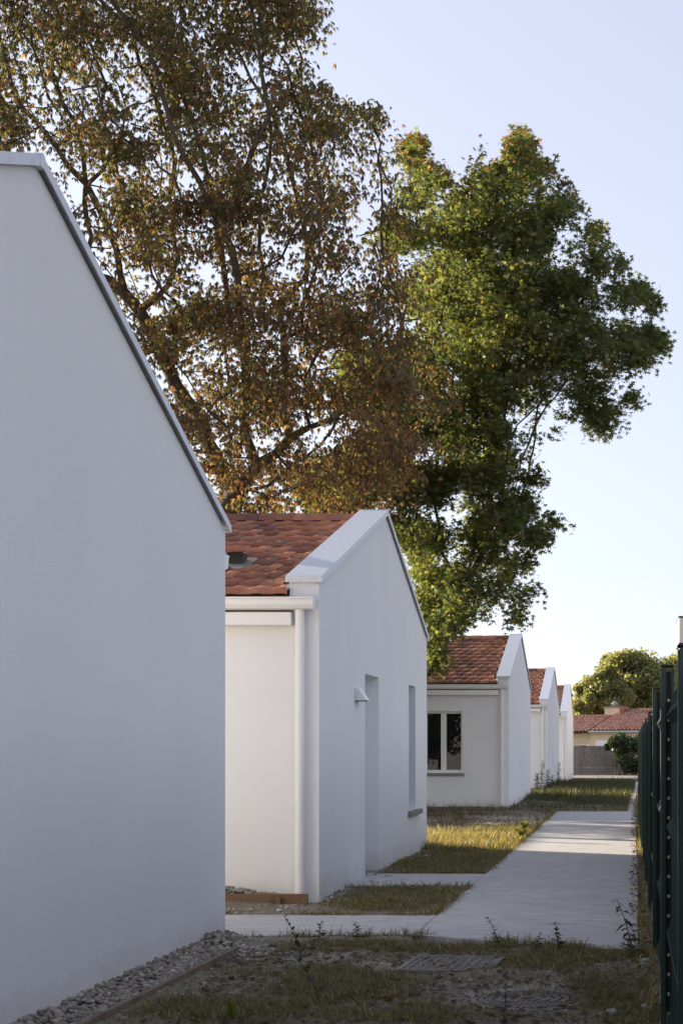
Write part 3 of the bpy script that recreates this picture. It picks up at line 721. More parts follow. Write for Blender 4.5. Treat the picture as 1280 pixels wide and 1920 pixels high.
def weed(label, x, y, z, h, lean, nl, ls, col, droop=.3, seed=1, spike=False, group=None, cat='weed'):
    rs = np.random.default_rng(seed)
    t = thing('weed', label, cat, (x, y, z), 0, group)
    pts = [(lean*h*(k/6)**1.5 + rs.normal(0, .006)*h*(k > 0), rs.normal(0, .01)*h, h*k/6) for k in range(7)]
    MB().tube(pts, [.0045*(1 - .1*k)*(h/.3)**.5 for k in range(7)], 5).build('stem', m_stem, t)
    V = []; F = []; C = []
    for i in range(nl):
        f = .12 + .88*(i + .5)/nl; k = f*6; j = min(int(k), 5); p = np.array(pts[j])*(1-k+j) + np.array(pts[j+1])*(k-j)
        a = i*2.4 + rs.uniform(-.5, .5); L = ls*1.5*(1.15 - .6*f)*rs.uniform(.6, 1.2)
        e = rs.uniform(.1, .9) - droop if not spike else rs.uniform(.7, 1.3)
        d = np.array([math.cos(a)*math.cos(e), math.sin(a)*math.cos(e), math.sin(e)]); s = np.array([-math.sin(a), math.cos(a), .15])
        w = L*(.26 if not spike else .32); o = len(V)
        V += [p, p + d*L*.4 + s*w, p + d*L*.45 + [0,0,.06*L], p + d*L*.4 - s*w, p + d*L + np.array([0,0,-droop*L*.5])]
        F += [(o, o+1, o+2), (o, o+2, o+3), (o+2, o+1, o+4), (o+3, o+2, o+4)]; c = np.array(col)*rs.uniform(.7, 1.3); C += [c]*5
    link('foliage', mesh_np('foliage', np.array(V), np.array(F), np.array(C)), GRASS, t)
    return t
m_stem = m_plain('weed_stem', (.05,.05,.03), .8)
def weed_px(label, px, py, htpx, **k):
    x, y = ground_pt(px, py); z = float(gz(x, y)); k.setdefault('col', (.035,.05,.02)); return weed(label, x, y, z, htpx*y/KF, **k)
weed_px('leafy weed at the path edge, tallest of the three in front of the slab', 938, 1786, 66, lean=-.38, nl=16, ls=.05, seed=3)
weed_px('middle one of the three weeds standing in front of the concrete slab', 1002, 1788, 40, lean=.3, nl=16, ls=.045, seed=4)
weed_px('feathery weed, rightmost of the three in front of the concrete slab', 1046, 1788, 56, lean=-.1, nl=30, ls=.05, seed=5)
weed_px('upright feathery weed before the slab under the tiled house', 668, 1772, 40, lean=-.05, nl=26, ls=.04, seed=6)
weed_px('low bushy weed left of the upright feathery weed', 598, 1770, 34, lean=.1, nl=20, ls=.05, seed=7)
weed_px('thin dark stalk with pods in front of the brown board', 566, 1800, 84, lean=-.42, nl=9, ls=.05, seed=8, spike=True, col=(.03,.022,.02))
weed_px('long arching stalk bent over the soil in the foreground', 600, 1885, 110, lean=-.55, nl=5, ls=.05, seed=9, spike=True, col=(.045,.04,.025))
weed_px('spindly weed beside the round manhole cover', 945, 1915, 72, lean=.05, nl=12, ls=.04, seed=10, col=(.03,.026,.02))
weed_px('seedy grass stalk leaning left over the path near the fence', 1186, 1800, 112, lean=-.28, nl=18, ls=.075, seed=11, spike=False, droop=.6, col=(.06,.055,.03))
weed_px('short dry weed at the right end of the slab edge', 1172, 1790, 36, lean=.3, nl=12, ls=.06, seed=12, col=(.07,.06,.03))
weed_px('yellow green weed poking up at the bottom of the picture', 432, 1918, 34, lean=.0, nl=26, ls=.035, seed=13, spike=True, col=(.12,.14,.02))
weed_px('weed by the front corner of the two pane window house', 838, 1512, 26, lean=.1, nl=10, ls=.1, seed=14)
weed_px('branching weed in the bare earth before the window', 856, 1535, 22, lean=.5, nl=12, ls=.16, seed=15, col=(.10,.12,.03))
weed_px('bright tall grass weed at the edge of the sunlit lawn', 975, 1580, 34, lean=.35, nl=16, ls=.14, seed=16, spike=True, col=(.09,.10,.03))
for k, (px, py, hh, lb) in enumerate([(1005, 1474, 36, 'tall weed closest to the third house wall'), (1014, 1478, 58, 'tall weed with a bare tip before the downpipe'), (1025, 1478, 40, 'tall weed just right of the downpipe'), (1045, 1476, 52, 'dense spire shaped weed, rightmost of the tall weeds'), (1033, 1479, 26, 'shorter weed between the tall ones by the far houses')]):
    y = 49 + k; weed(lb, (px - CX)*y/KF, y, -.02, hh*y/KF, .05, 60, .13, (.045,.06,.022), seed=20 + k, group='tall weeds along the far house')
P = np.array([[(1145 - CX)*60/KF, 60, -.05]]) + rng.normal(0, 1, (500, 3))*[.3, .4, 0]
blades('yellow_weeds', P, rng.uniform(.06, .22, 500), rng.uniform(.02, .03, 500), rng.uniform(.1, 1, 500), gcol(500, [(.2,.2,.03), (.16,.17,.04)], (1, 1)))  # bright yellow plants near the road

# ------------------------------------------------------------------ green fence at the right
fence = thing('garden_fence', 'dark green metal fence along the right side of the path', 'fence', (0, 0, 0))
PY = [4.74, 7.33, 10.0, 12.62, 15.22, 17.8, 20.4, 23.0, 25.6, 28.2]
def fx(y): return .158 + .0026*y
POST_ME = {}
for i, y in enumerate(PY):
    z1 = [1.785, 1.868, 1.868, 1.77][i] if i < 4 else 1.765
    x = fx(y)
    if z1 not in POST_ME:
        m = MB()
        m.box(0, .026, -.03, .03, -.3, z1); m.box(.052, .066, -.026, .03, -.3, z1)
        a = m.build('post', GREEN, None, bevel=.006, seg=2); a.location = (0,0,-50)
        w = MB(); w.box(.027, .051, .004, .028, -.3, z1 - .02); wm = w.build('web', GREEN_D, a)
        cp = MB(); cp.box(-.003, .069, -.033, .033, z1 + .001, z1 + .014); cm = cp.build('cap', GREEN_D, a, bevel=.006)
        POST_ME[z1] = (a.data, wm.data, cm.data)
        for o_ in (wm, cm, a): bpy.data.objects.remove(o_)
    pm, wm, cm = POST_ME[z1]
    p = link('post', pm, None, fence); p.location = (x, y, 0)
    o = link('web', wm, None, p); o = link('cap', cm, None, p)
    if i == 1:
        if 'clip' not in POST_ME:
            a = MB().box(.032, .046, -.008, .0035, -.008, .008).build('clip', NOTCH_LIGHT, None, bevel=.002); POST_ME['clip'] = a.data; bpy.data.objects.remove(a)
        for k in range(17): o = link('clip', POST_ME['clip'], None, p); o.location = (0, 0, .1 + .1*k)  # each clip is a cream block painting daylight seen through a notch
for i, (ya_, yb_) in enumerate([(2.1, PY[0])] + list(zip(PY, PY[1:]))):
    xa, xb = fx(ya_) + .052, fx(yb_) + .052; m = MB(); zt_ = 1.72
    folds = (.10, .53, 1.06, 1.62)
    prof = []
    for fz in folds: prof += [(0, fz - .045), (-.026, fz), (0, fz + .045)]
    prof = [(0, .04)] + prof + [(0, zt_)]
    nw = int((yb_ - ya_ - .12)/.05)
    for k in range(nw):
        y = ya_ + .08 + k*.05; x = xa + (xb - xa)*(y - ya_)/(yb_ - ya_)
        m.tube([(x + a, y, z) for a, z in prof], .0024, 4)
    for a, z in prof:
        m.tube([(xa + a + .003, ya_ + .05, z), (xb + a + .003, yb_ - .05, z)], .003, 4)
    for z in (.2, .3, .42, .7, .8, .9, 1.2, 1.3, 1.4, 1.5): m.tube([(xa + .004, ya_ + .05, z), (xb + .004, yb_ - .05, z)], .003, 4)
    m.build('mesh_panel', GREEN, fence)
    s = MB()
    L = math.hypot(xb - xa, yb_ - ya_)
    k = 0; y = ya_ + .06
    while y < yb_ - .08:
        x = xa + (xb - xa)*(y - ya_)/(yb_ - ya_) + .014
        s.box(x, x + .005, y, y + .042, .08, 1.70); y += .05
    o = s.build('privacy_slat', GREEN_D, fence); o['kind'] = 'stuff'

# pale building at the far right
bR = thing('pale_building', 'pale rendered building corner with a dark roof edge above the fence', 'building', (2.65, 72.0, -.2))
MB().box(.0, 12, .0, 3.9, 7.0, 8.26).build('parapet', STUCCO_GREY, bR)
MB().box(-.03, 12.03, -.03, 3.93, 8.262, 8.34).build('roof_edge', GREEN_D, bR)
MB().box(.10, 11.9, .10, 3.8, -.2, 6.92).build('wall', STUCCO_GREY, bR)
MB().box(-.02, 12.02, -.02, 3.92, 6.925, 6.995).build('soffit_trim', GREEN_D, bR)
for z in (.9, 4.2):
    for x in (1.2, 4.4, 7.6):
        f = MB().box(x, x + 1.4, .05, .098, z, z + 1.5).build('window', PVC, bR); MB().box(x + .08, x + 1.32, .04, .048, z + .08, z + 1.42).build('pane', GLASS, f)

# ------------------------------------------------------------------ end of the path: concrete fence, far house
cf = thing('concrete_fence', 'weathered grey concrete panel fence across the road', 'fence', (0, 90.6, -.12))
zt = 1.78
posts_x = [(px - CX)*90.6/KF for px in (1048, 1069, 1090, 1111, 1132, 1154)]
for x in posts_x:
    MB().box(x - .07, x + .07, -.06, .08, -.1, zt - .04).build('post', CONCRETE_OLD, cf, bevel=.01)
for a, b in zip(posts_x, posts_x[1:]):
    MB().box(a + .073, b - .073, -.0, .05, .428, 1.318).build('panel', CONCRETE_OLD, cf, bevel=.012)
    MB().box(a + .073, b - .073, -.012, .05, 1.324, zt - .045).build('panel', CONCRETE_OLD, cf, bevel=.012)
    MB().box(a + .072, b - .072, -.035, .06, -.1, .42).build('plinth', CONCRETE_OLD, cf, bevel=.012)
    MB().box(a - .06, b + .06 - .004, -.075, .085, zt - .098 + .06, zt + .01).build('capping', CONCRETE_OLD, cf, bevel=.01)
xe = posts_x[-1]
MB().prism([(xe + .08, .05, -.1), (xe + .9, 6.5, -.1), (xe + .9, 6.5, 1.35), (xe + .45, 3.2, 1.3), (xe + .08, .05, zt)], (.06, -.01, 0)).build('return_panel', CONCRETE_OLD, cf)

fh = thing('far_house', 'cream bungalow with a red channel tiled roof beyond the concrete fence', 'house', ((1106 - CX)*101/KF, 101.0, -.15), R(-28))
def canal_roof(parent, x0, x1, y0, z0, y1, z1, name):
    rf = MB().prism([(x0, y0, z0 - .08), (x1, y0, z0 - .08), (x1, y1, z1 - .08), (x0, y1, z1 - .08)], (0, 0, .08)).build(name, m_plain('channel_shade', (.05,.028,.022), .9), parent)  # pan colour darkened to paint the shade between the tile rows
    Vs = []; Fs = []; Ts = []; off = 0; n = 5
    nx = int((x1 - x0)/.31); sl = math.hypot(y1-y0, z1-z0); ny = int(sl/.36)
    for i in range(nx):
        xc = x0 + .155 + i*.31
        for j in range(ny):
            t0, t1 = j/ny, (j + 1.12)/ny; v = []
            for t, r, l in ((t0, .095, .05), (min(t1, 1), .08, .03)):
                for k in range(n):
                    a = math.pi*k/(n-1); v.append((xc - r*math.cos(a), y0 + (y1-y0)*t - .02*math.sin(a), z0 + (z1-z0)*t + r*math.sin(a)*1.2 + l))
            Vs += v; Fs += [(off+k, off+k+1, off+n+k+1, off+n+k) for k in range(n-1)]; off += 2*n; Ts += [(random.random()**.7*.9,)*3]*(2*n)
    o = link('tile_field', mesh_np('tile_field', np.array(Vs), np.array(Fs), np.array(Ts)), TILE_J2, rf); o['kind'] = 'stuff'
    m = MB(); m.tube([(x0 - .05, y1, z1 + .03), (x1 + .05, y1, z1 + .03)], .12, 8); m.build('ridge', TILE, rf)
    return rf
M = Mat('pink_lit_clay'); at = M.node('ShaderNodeAttribute'); at.attribute_name = 'tint'; sp = M.node('ShaderNodeSeparateColor'); M.l.new(at.outputs['Color'], sp.inputs[0])
M.base(M.ramp(sp.outputs[0], [(0, (.32,.15,.105)), (.5, (.44,.23,.165)), (1, (.52,.33,.25))])).rough(.85); TILE_J2 = M.m  # pinkish tone puts the sunlit side into the tile colour
MB().box(-6, -.2, 1.0, 9, -.2, 2.72).build('wall', STUCCO_CREAM, fh)
MB().box(-.2, 9, .35, 9, -.2, 2.76).build('wall', STUCCO_CREAM, fh)
canal_roof(fh, .0, 9.2, -.15, 2.86, 4.6, 4.42, 'roof')
canal_roof(fh, -6.2, -.005, .0, 2.80, 3.6, 3.98, 'roof')
gt = MB(); gt.tube([(-.02, -.22, 2.82), (9.2, -.22, 2.82)], .075, 8); gt.build('gutter', ZINC, fh)
MB().box(.0, 9.1, -.16, .34, 2.70, 2.755).build('eaves', ZINC, fh)
ch = MB().box(-.9, .55, 3.7, 4.5, 3.6, 4.62).build('chimney', STUCCO_CREAM, fh); MB().box(-1.0, .65, 3.62, 4.58, 4.622, 4.70).build('cap', SILL, ch)
m = MB(); m.box(.40, .62, 3.55, 4.62, 4.0, 4.72); m.build('brick_end', TILE, ch)
m = MB(); m.tube([(-.35, 4.1, 4.70), (-.3, 4.1, 4.82), (-.2, 4.1, 4.93), (.0, 4.1, 4.85)], [.25, .3, .22, .1], 8); m.build('cowl', SILL, ch)
w = MB().box(.25, 1.15, .31, .348, 1.0, 2.25).build('window', PVC, fh); MB().box(.32, 1.08, .30, .309, 1.05, 2.2).build('shutter', m_plain('white_shutter', (.74,.75,.78), .5), w)
w = MB().box(-1.5, -.7, .95, .998, .9, 1.95).build('window', PVC, fh); MB().box(-1.42, -.78, .94, .949, .97, 1.88).build('pane', GLASS, w)

# ------------------------------------------------------------------ trees
def grow(starts, att, step, infl, kill, iters=400, bias=(0, 0, 0), jit=.12):
    nodes = [np.array(p, float) for p in starts]; par = [i-1 for i in range(len(starts))]
    N = np.array(nodes); kids = np.zeros(len(N), int); d2 = ((att[:, None] - N[None])**2).sum(2); near = d2.argmin(1); nd = d2.min(1); alive = np.ones(len(att), bool); bias = np.array(bias)
    for it in range(iters):
        act = alive & (nd < infl**2)
        if not act.any():
            if not alive.any(): break
            act = alive & (nd <= nd[alive].min()*1.1)
        ai = np.where(act)[0]; di = att[ai] - N[near[ai]]; di /= np.linalg.norm(di, axis=1, keepdims=True) + 1e-9
        u, inv = np.unique(near[ai], return_inverse=True); acc = np.zeros((len(u), 3)); np.add.at(acc, inv, di)
        acc /= np.linalg.norm(acc, axis=1, keepdims=True) + 1e-9; acc += bias + rng.normal(0, jit, acc.shape); acc /= np.linalg.norm(acc, axis=1, keepdims=True)
        bad = kids[u] >= 5
        if bad.any():
            alive[np.isin(near, u[bad]) & act] = False
            u, acc = u[~bad], acc[~bad]
            if len(u) == 0: continue
        kids[u] += 1; kids = np.concatenate([kids, np.zeros(len(u), int)])
        new = N[u] + acc*step
        base = len(N); N = np.concatenate([N, new]); par += list(u)
        al = np.where(alive)[0]
        if len(al) == 0: break
        dd = ((att[al][:, None] - new[None])**2).sum(2); m = dd.argmin(1); mv = dd.min(1); b = mv < nd[al]
        nd[al[b]] = mv[b]; near[al[b]] = base + m[b]; alive[al[nd[al] < kill**2]] = False
        if len(N) > 9000: break
    return N, np.array(par)

def radii(N, par, rtip, expo=2.3, rmax=None):
    r = np.zeros(len(N)); ch = np.zeros(len(N), bool); ch[par[par >= 0]] = True
    for i in range(len(N)-1, -1, -1):
        if not ch[i]: r[i] = rtip**expo
        if par[i] >= 0: r[par[i]] += r[i]
    r = r**(1/expo)
    return np.minimum(r, rmax) if rmax else r

def limbs_mesh(N, par, r, rmin, rhi=1e9, sides=5):
    k = np.where((par >= 0) & (r >= rmin) & (r < rhi))[0]; a, b = N[par[k]], N[k]; ra, rb = np.minimum(r[par[k]], r[k]*1.5), r[k]
    t = b - a; t /= np.linalg.norm(t, axis=1, keepdims=True) + 1e-9; up = np.where(np.abs(t[:, 2:3]) < .9, [[0,0,1.]], [[1.,0,0]])
    u = np.cross(t, up); u /= np.linalg.norm(u, axis=1, keepdims=True); w = np.cross(u, t); V = []
    for c, rr in ((a - t*.3*ra[:, None], ra), (b + t*.3*rb[:, None], rb)):
        for s in range(sides):
            an = 2*math.pi*s/sides; V.append(c + (u*math.cos(an) + w*math.sin(an))*rr[:, None])
    V = np.stack(V, 1).reshape(-1, 3); i = np.arange(len(k))[:, None]*2*sides
    if len(k) == 0: raise RuntimeError('no limbs %d %s' % (len(N), r.max()))
    F = np.concatenate([i + np.array([[s, (s+1) % sides, sides + (s+1) % sides, sides + s]]) for s in range(sides)])
    return mesh_np('limbs', V, F, smooth=True)

def clump_points(clumps, Y0, dens, layers, scale_y=1.0):
    """clumps in photo pixels measured at distance Y0; returns world points filling their volumes."""
    out = []
    for c in clumps:
        px, py, rx, ry = c[:4]; s = Y0/KF; a, b = rx*s, ry*s
        for dy in (layers if len(c) < 5 else (c[4],)):
            d = (a+b)/2*scale_y; n = max(2, int(dens*a*b*d*4.19)); q = rng.normal(0, 1, (n, 3)); q /= np.linalg.norm(q, axis=1, keepdims=True); q *= rng.random((n, 1))**.4
            y = Y0 + dy*min(1.0, d/.7) + q[:, 1]*d
            w = np.stack([(px + q[:, 0]*rx - CX)*y/KF, y, EYE + (CY - py - q[:, 2]*ry)*y/KF], 1)
            am = min(.22, .5*min(a, b))
            w[:, 0] += am*2.6*(fbm(w[:, 0]*1.7 + 80, w[:, 2]*1.7 + w[:, 1]*.4, 3) - .44); w[:, 2] += am*2.6*(fbm(w[:, 0]*1.7 + 7, w[:, 2]*1.7 + w[:, 1]*.4 + 90, 3) - .44)
            out.append(w)
    return np.concatenate(out)

def leaflets(P, D, S, L, W, col, droop):
    """folded drooping leaflets: base P, direction D, side S (unit), length, half width."""
    dn = np.array([0, 0, -1.0]); Nn = np.cross(D, S); l, w, dr = L[:, None], W[:, None], droop[:, None]
    a = P + D*l*.55 + S*w + Nn*w*.4 + dn*l*dr*.14; b = P + D*l*.55 - S*w + Nn*w*.4 + dn*l*dr*.14; t = P + D*l + dn*l*dr*.5
    i = np.arange(len(P))[:, None]*4
    return np.stack([P, a, t, b], 1).reshape(-1, 3), np.concatenate([i + np.array([[0,1,2]]), i + np.array([[0,2,3]])]), np.repeat(col, 4, 0)

def sprays(clumps, Y0, layers, ns, nl, sx, sz, gap, scale_y=1.0, cell=26):
    """leaf positions gathered in flat sprays that fill the crown evenly, with gaps between."""
    q = clump_points(clumps, Y0, 900, layers, scale_y)
    if len(q) > 400000: q = q[rng.choice(len(q), 400000, replace=False)]
    s = KF/Y0; ix = np.floor(q[:, 0]*s/cell).astype(int); iz = np.floor(q[:, 2]*s/cell).astype(int)
    key = (ix - ix.min())*4000 + iz - iz.min(); _, inv, cnt = np.unique(key, return_inverse=True, return_counts=True)
    w = 1.0/cnt[inv]**.85; w[fbm(q[:, 0]*1.3 + 30, q[:, 2]*1.3 + q[:, 1]*.5 + 60, 3) < gap] *= .03
    c = q[rng.choice(len(q), ns, p=w/w.sum())]
    k = rng.integers(0, ns, ns*nl); d = np.clip(rng.normal(0, 1, (ns*nl, 3)), -1.7, 1.7)*[sx, sx, sz]
    d[:, 2] -= .35*(d[:, 0]**2 + d[:, 1]**2)/sx*.5
    f = rng.uniform(.6, 1.25, ns)
    return c[k] + d*f[k][:, None], k, c

def unit(v): return v/(np.linalg.norm(v, axis=-1, keepdims=True) + 1e-9)

# ---- horse chestnut, browning
CH_Y = 27.0
ch_cl = [(80,60,140,100), (-120,180,170,150), (240,60,150,110), (420,60,140,100), (530,40,60,70), (545,140,50,60), (640,235,75,50), (700,215,28,25), (510,220,120,100), (320,220,140,120), (140,230,130,100), (655,330,75,50), (720,330,30,40), (560,370,100,80), (400,380,120,110), (250,420,110,110), (620,470,80,60), (715,590,90,70), (600,600,95,90), (460,560,110,100), (330,600,90,100), (750,700,80,70), (640,740,100,80), (510,720,100,80), (400,760,80,80), (780,800,50,50), (690,850,90,70), (560,860,90,70), (450,880,70,60), (620,930,110,30), (500,945,80,25),
         (-200,-20,180,150), (-40,-110,170,120), (180,-130,180,120), (380,-110,150,110), (480,-60,90,90), (150,620,110,110), (40,460,130,110), (-160,420,150,130), (-60,300,160,130), (-80,640,120,100), (40,600,120,110), (-120,540,130,100), (280,800,90,80), (780,610,40,40), (830,760,25,35), (720,930,45,30), (730,400,36,40), (738,310,26,34), (725,500,50,55), (690,440,50,40),
         (300,1340,110,90,2.6), (480,1345,110,90,2.6), (640,1345,80,90,2.6), (350,1330,110,90,4.2), (520,1340,110,90,4.2), (650,1345,70,90,4.2)]
chest = thing('horse_chestnut_tree', 'tall browning chestnut tree with drooping leaves behind the first houses', 'tree', (-8.1, CH_Y, 0))
base = np.array([-8.1, CH_Y, 0.])
att = clump_points(ch_cl, CH_Y, 3.2, (-2.3, 0, 2.4)) - base
tr = [(0, 0, z) for z in np.arange(-.3, 5.2, .45)]
N, par = grow(tr, att, .42, 2.6, .55, jit=.16, bias=(0, 0, -.03))
r = radii(N, par, .012, 2.15, .34)
link('trunk', limbs_mesh(N, par, r, 0, sides=6), BARK, chest)
tips = np.where(r < .03)[0]
P, kk, cc = sprays(ch_cl, CH_Y, (-2.3, 0, 2.4), 2700, 31, .24, .12, .505)
n = len(P); P = P - base
h_ = n//7; P[:h_] = N[rng.choice(tips, h_)] + rng.normal(0, .16, (h_, 3))
spray_tone = rng.uniform(-.3, .3, len(cc))[kk]
zz = P[:, 2] + base[2]
m_ = 6; az0 = rng.uniform(0, 6.283, n); tilt = rng.uniform(.2, 1.1, n)
Pm = np.repeat(P, m_, 0); az = (az0[:, None] + np.linspace(-1.9, 1.9, m_)[None] + rng.normal(0, .12, (n, m_))).ravel(); el = (-tilt[:, None] - rng.uniform(-.1, .45, (n, m_))).ravel()
D = np.stack([np.cos(az)*np.cos(el), np.sin(az)*np.cos(el), np.sin(el)], 1); S = unit(np.stack([-np.sin(az), np.cos(az), rng.normal(0, .35, len(az))], 1)); S = unit(S - D*(S*D).sum(1, keepdims=True))
L = (rng.uniform(.065, .118, (n, 1))*np.array([.62, .85, 1, 1, .85, .62])[None]).ravel(); W = L*rng.uniform(.13, .19, len(L))
hf = np.clip(spray_tone + (zz - 5.5)/7.5 + (fbm(P[:, 0]*.5 + 50, P[:, 2]*.5 + 20, 3) - .45)*1.6, 0, 1)
green = np.array([(.085,.092,.050), (.105,.104,.055), (.074,.082,.048), (.14,.12,.05)]); brown = np.array([(.165,.090,.054), (.125,.072,.045), (.20,.118,.064), (.130,.100,.060), (.115,.092,.055)])
isg = rng.random(n) < .12 + .54*hf
c = np.where(isg[:, None], green[rng.integers(0, 4, n)], brown[rng.integers(0, 5, n)])*rng.uniform(.75, 1.3, (n, 1))
cm = np.repeat(c, m_, 0)*rng.uniform(.8, 1.2, (n*m_, 1))
V, F, C = leaflets(Pm, D, S, L, W, cm, rng.uniform(.2, .9, len(L)))
link('crown', mesh_np('crown', V, F, C), LEAF_C, chest)

# ---- sweetgum, green with star leaves
SG_Y = 32.5
sg_cl = [(970,280,24,38), (955,335,55,45), (905,360,45,40), (775,285,22,28), (790,345,40,38), (745,440,32,30), (870,430,90,60), (960,430,70,60), (1040,385,36,38), (1010,320,20,18), (1110,465,34,50), (1060,560,60,55), (1186,560,34,36), (1155,650,66,48), (1208,645,26,32), (960,560,95,70), (830,550,75,75), (1050,690,75,45), (920,690,95,65), (800,690,75,65), (1138,780,28,34), (1038,795,24,22), (1100,730,50,24), (1172,740,20,16), (870,800,75,50), (950,740,60,40), (1000,870,26,28), (985,820,30,24), (905,885,60,48), (930,975,48,52), (965,945,36,36), (1035,972,20,14), (1005,1000,24,18), (955,1050,40,34), (905,1100,52,42), (985,1110,26,20), (975,1150,22,18), (840,1090,50,42), (800,1030,34,50), (760,900,55,50), (770,980,36,40), (800,1130,34,46), (812,1185,20,22), (690,890,70,60), (740,790,60,60), (640,950,60,40), (862,1150,40,22), (820,900,40,40), (1140,545,24,20), (870,1020,20,22), (815,1225,16,30), (590,900,50,50),
         (830,640,60,40), (1120,600,40,40), (690,700,60,60), (880,500,70,40), (900,560,130,130), (960,640,140,100), (860,720,110,100), (890,820,70,80), (1070,630,60,50), (960,720,90,60), (880,410,60,60), (1000,490,45,80), (1112,745,26,40), (1042,750,20,40), (1128,770,22,22), (900,1000,36,90), (860,1120,60,60), (970,258,9,28), (985,300,14,30), (1085,392,12,26), (1116,428,12,30), (1160,495,12,16), (1058,345,12,20), (1222,560,14,20), (1228,642,16,12), (775,272,9,26), (822,330,16,18), (893,312,16,20), (1186,742,14,9), (1045,976,14,9), (1012,868,15,14), (1000,1118,12,9), (1040,330,10,10), (1150,640,30,40), (1040,760,30,40), (700,1290,45,55), (690,1370,40,45), (640,1300,50,60), (715,1220,50,40)]
sg = thing('sweetgum_tree', 'green maple-leaved tree leaning right over the tiled roofs', 'tree', (-5.1, SG_Y, 0))
base = np.array([-5.1, SG_Y, 0.])
att = clump_points([c for c in sg_cl if not (c[0] > 1000 and c[1] > 725)], SG_Y, 7, (-1.5, 0, 1.6), 1.15) - base
tr = [(.01*k, 0, -.3 + .4*k) for k in range(12)]
N, par = grow(tr, att, .34, 2.4, .42, jit=.12, bias=(0, 0, -.02))
r = radii(N, par, .0065, 2.15, .26)
link('trunk', limbs_mesh(N, par, r, 0, sides=6), BARK, sg)
tips = np.where(r < .026)[0]
P, kk, cc = sprays(sg_cl, SG_Y, (-1.5, 0, 1.6), 3300, 36, .15, .11, .39, 1.15, 20)
n = len(P); P = P - base
h_ = n//12; P[:h_] = N[rng.choice(tips, h_)] + rng.normal(0, .12, (h_, 3))
ang = np.array([0, .95, -.95, 2.0, -2.0]); rad = np.array([1.0, .92, .92, .66, .66])
az = rng.uniform(0, 6.283, n); el = rng.normal(-.55, .45, n)
D = np.stack([np.cos(az)*np.cos(el), np.sin(az)*np.cos(el), np.sin(el)], 1); S = np.stack([-np.sin(az), np.cos(az), rng.normal(0, .4, n)], 1); S = unit(S - D*(S*D).sum(1, keepdims=True)); Nn = np.cross(D, S)
s = rng.uniform(.062, .112, n)
V = [P]; Fs = []; i = np.arange(n)[:, None]*16
for q in range(5):
    for da, rr in ((-.5, .36), (0, rad[q]), (.5, .36)):
        a_ = ang[q] + da; V.append(P + (s*rr)[:, None]*(math.cos(a_)*D + math.sin(a_)*S) - (s*rr*rr*.3)[:, None]*Nn)
    Fs.append(i + np.array([[0, 1 + 3*q, 2 + 3*q, 3 + 3*q]]))
V = np.stack(V, 1); F = np.concatenate(Fs)
pal = np.array([(.070,.092,.040), (.083,.105,.043), (.057,.082,.040), (.105,.12,.046), (.13,.13,.05)])
c = pal[rng.integers(0, 5, n)]*rng.uniform(.75, 1.25, (n, 1))
zz = P[:, 2]; tip_red = (zz > 14.6 + rng.normal(0, .5, n)) & (rng.random(n) < .33); c[tip_red] = np.array([.14,.06,.028])*rng.uniform(.7, 1.3, (tip_red.sum(), 1))
ry = rng.random(n) < .02; c[ry] = (.2, .12, .03)
link('crown', mesh_np('crown', V.reshape(-1, 3), F, np.repeat(c, 16, 0)), LEAF_S, sg)
m = MB()
def tp(px, py): return ((px - CX)*SG_Y/KF - base[0], .0, EYE + (CY - py)*SG_Y/KF)
for pl, r0 in (([(806,1036),(830,1027),(848,1012),(867,992)], .016), ([(816,1032),(822,1012),(838,1002),(855,988)], .012), ([(830,1027),(842,1020),(850,1004)], .008), ([(822,1012),(824,1003)], .007)):
    m.tube([tp(*q) for q in pl], [r0*(1 - .25*k) for k in range(len(pl))], 5)
m.build('dead_twig', TWIG, sg)

# ---- trees far beyond the road
def far_tree(label, px, py_top, py_bot, rxpx, Y, seed, pal, nclump=26, n=9000, cat='tree'):
    rs = np.random.default_rng(seed); s = Y/KF; X = (px - CX)*s; zt = EYE + (CY - py_top)*s; zb = EYE + (CY - py_bot)*s; R_ = rxpx*s
    t = thing('broadleaf_tree', label, cat, (X, Y, -.2), 0, 'trees beyond the far house')
    cz, hz = (zt + zb)/2, (zt - zb)/2
    q = rs.normal(0, 1, (nclump, 3)); q /= np.linalg.norm(q, axis=1, keepdims=True); q *= rs.random((nclump, 1))**.33*.86
    C = q*[R_, R_, hz] + [0, 0, cz + .2]
    tr = [(0, 0, z) for z in np.linspace(-.2, max(zb*.8, 1.0), 6)]
    N, par = grow(tr, np.repeat(C, 7, 0) + rng.normal(0, .12*R_, (7*nclump, 3)), .55, 9, .8); r = radii(N, par, .05, 2.0, .3)
    link('trunk', limbs_mesh(N, par, r, 0, sides=5), BARK, t)
    k = rs.integers(0, nclump, n); cr = rs.uniform(.20, .42, nclump)*min(R_, hz)
    d = rs.normal(0, 1, (n, 3)); d /= np.linalg.norm(d, axis=1, keepdims=True); P = C[k] + d*cr[k][:, None]*(rs.random((n, 1))**.35)*[1.1, 1.1, .8]
    Nn = unit(rs.normal(0, 1, (n, 3)) + [0, 0, .4]); U = unit(np.cross(Nn, rs.normal(0, 1, (n, 3)))); W = np.cross(Nn, U); sz = rs.uniform(.09, .18, n)[:, None]
    V = np.stack([P - U*sz, P - W*sz*.6 - Nn*sz*.15, P + U*sz, P + W*sz*.7 + Nn*sz*.1], 1); i = np.arange(n)[:, None]*4
    pal = np.array(pal); c = pal[rs.integers(0, len(pal), n)]*rs.uniform(.7, 1.3, (n, 1))
    link('crown', mesh_np('crown', V.reshape(-1, 3), i + np.array([[0,1,2,3]]), np.repeat(c, 4, 0)), LEAF_F, t)
OL = [(.15,.165,.07), (.19,.185,.075), (.12,.14,.065), (.20,.185,.09)]  # palette lightened to stand for distance haze and yellow sun on the leaves
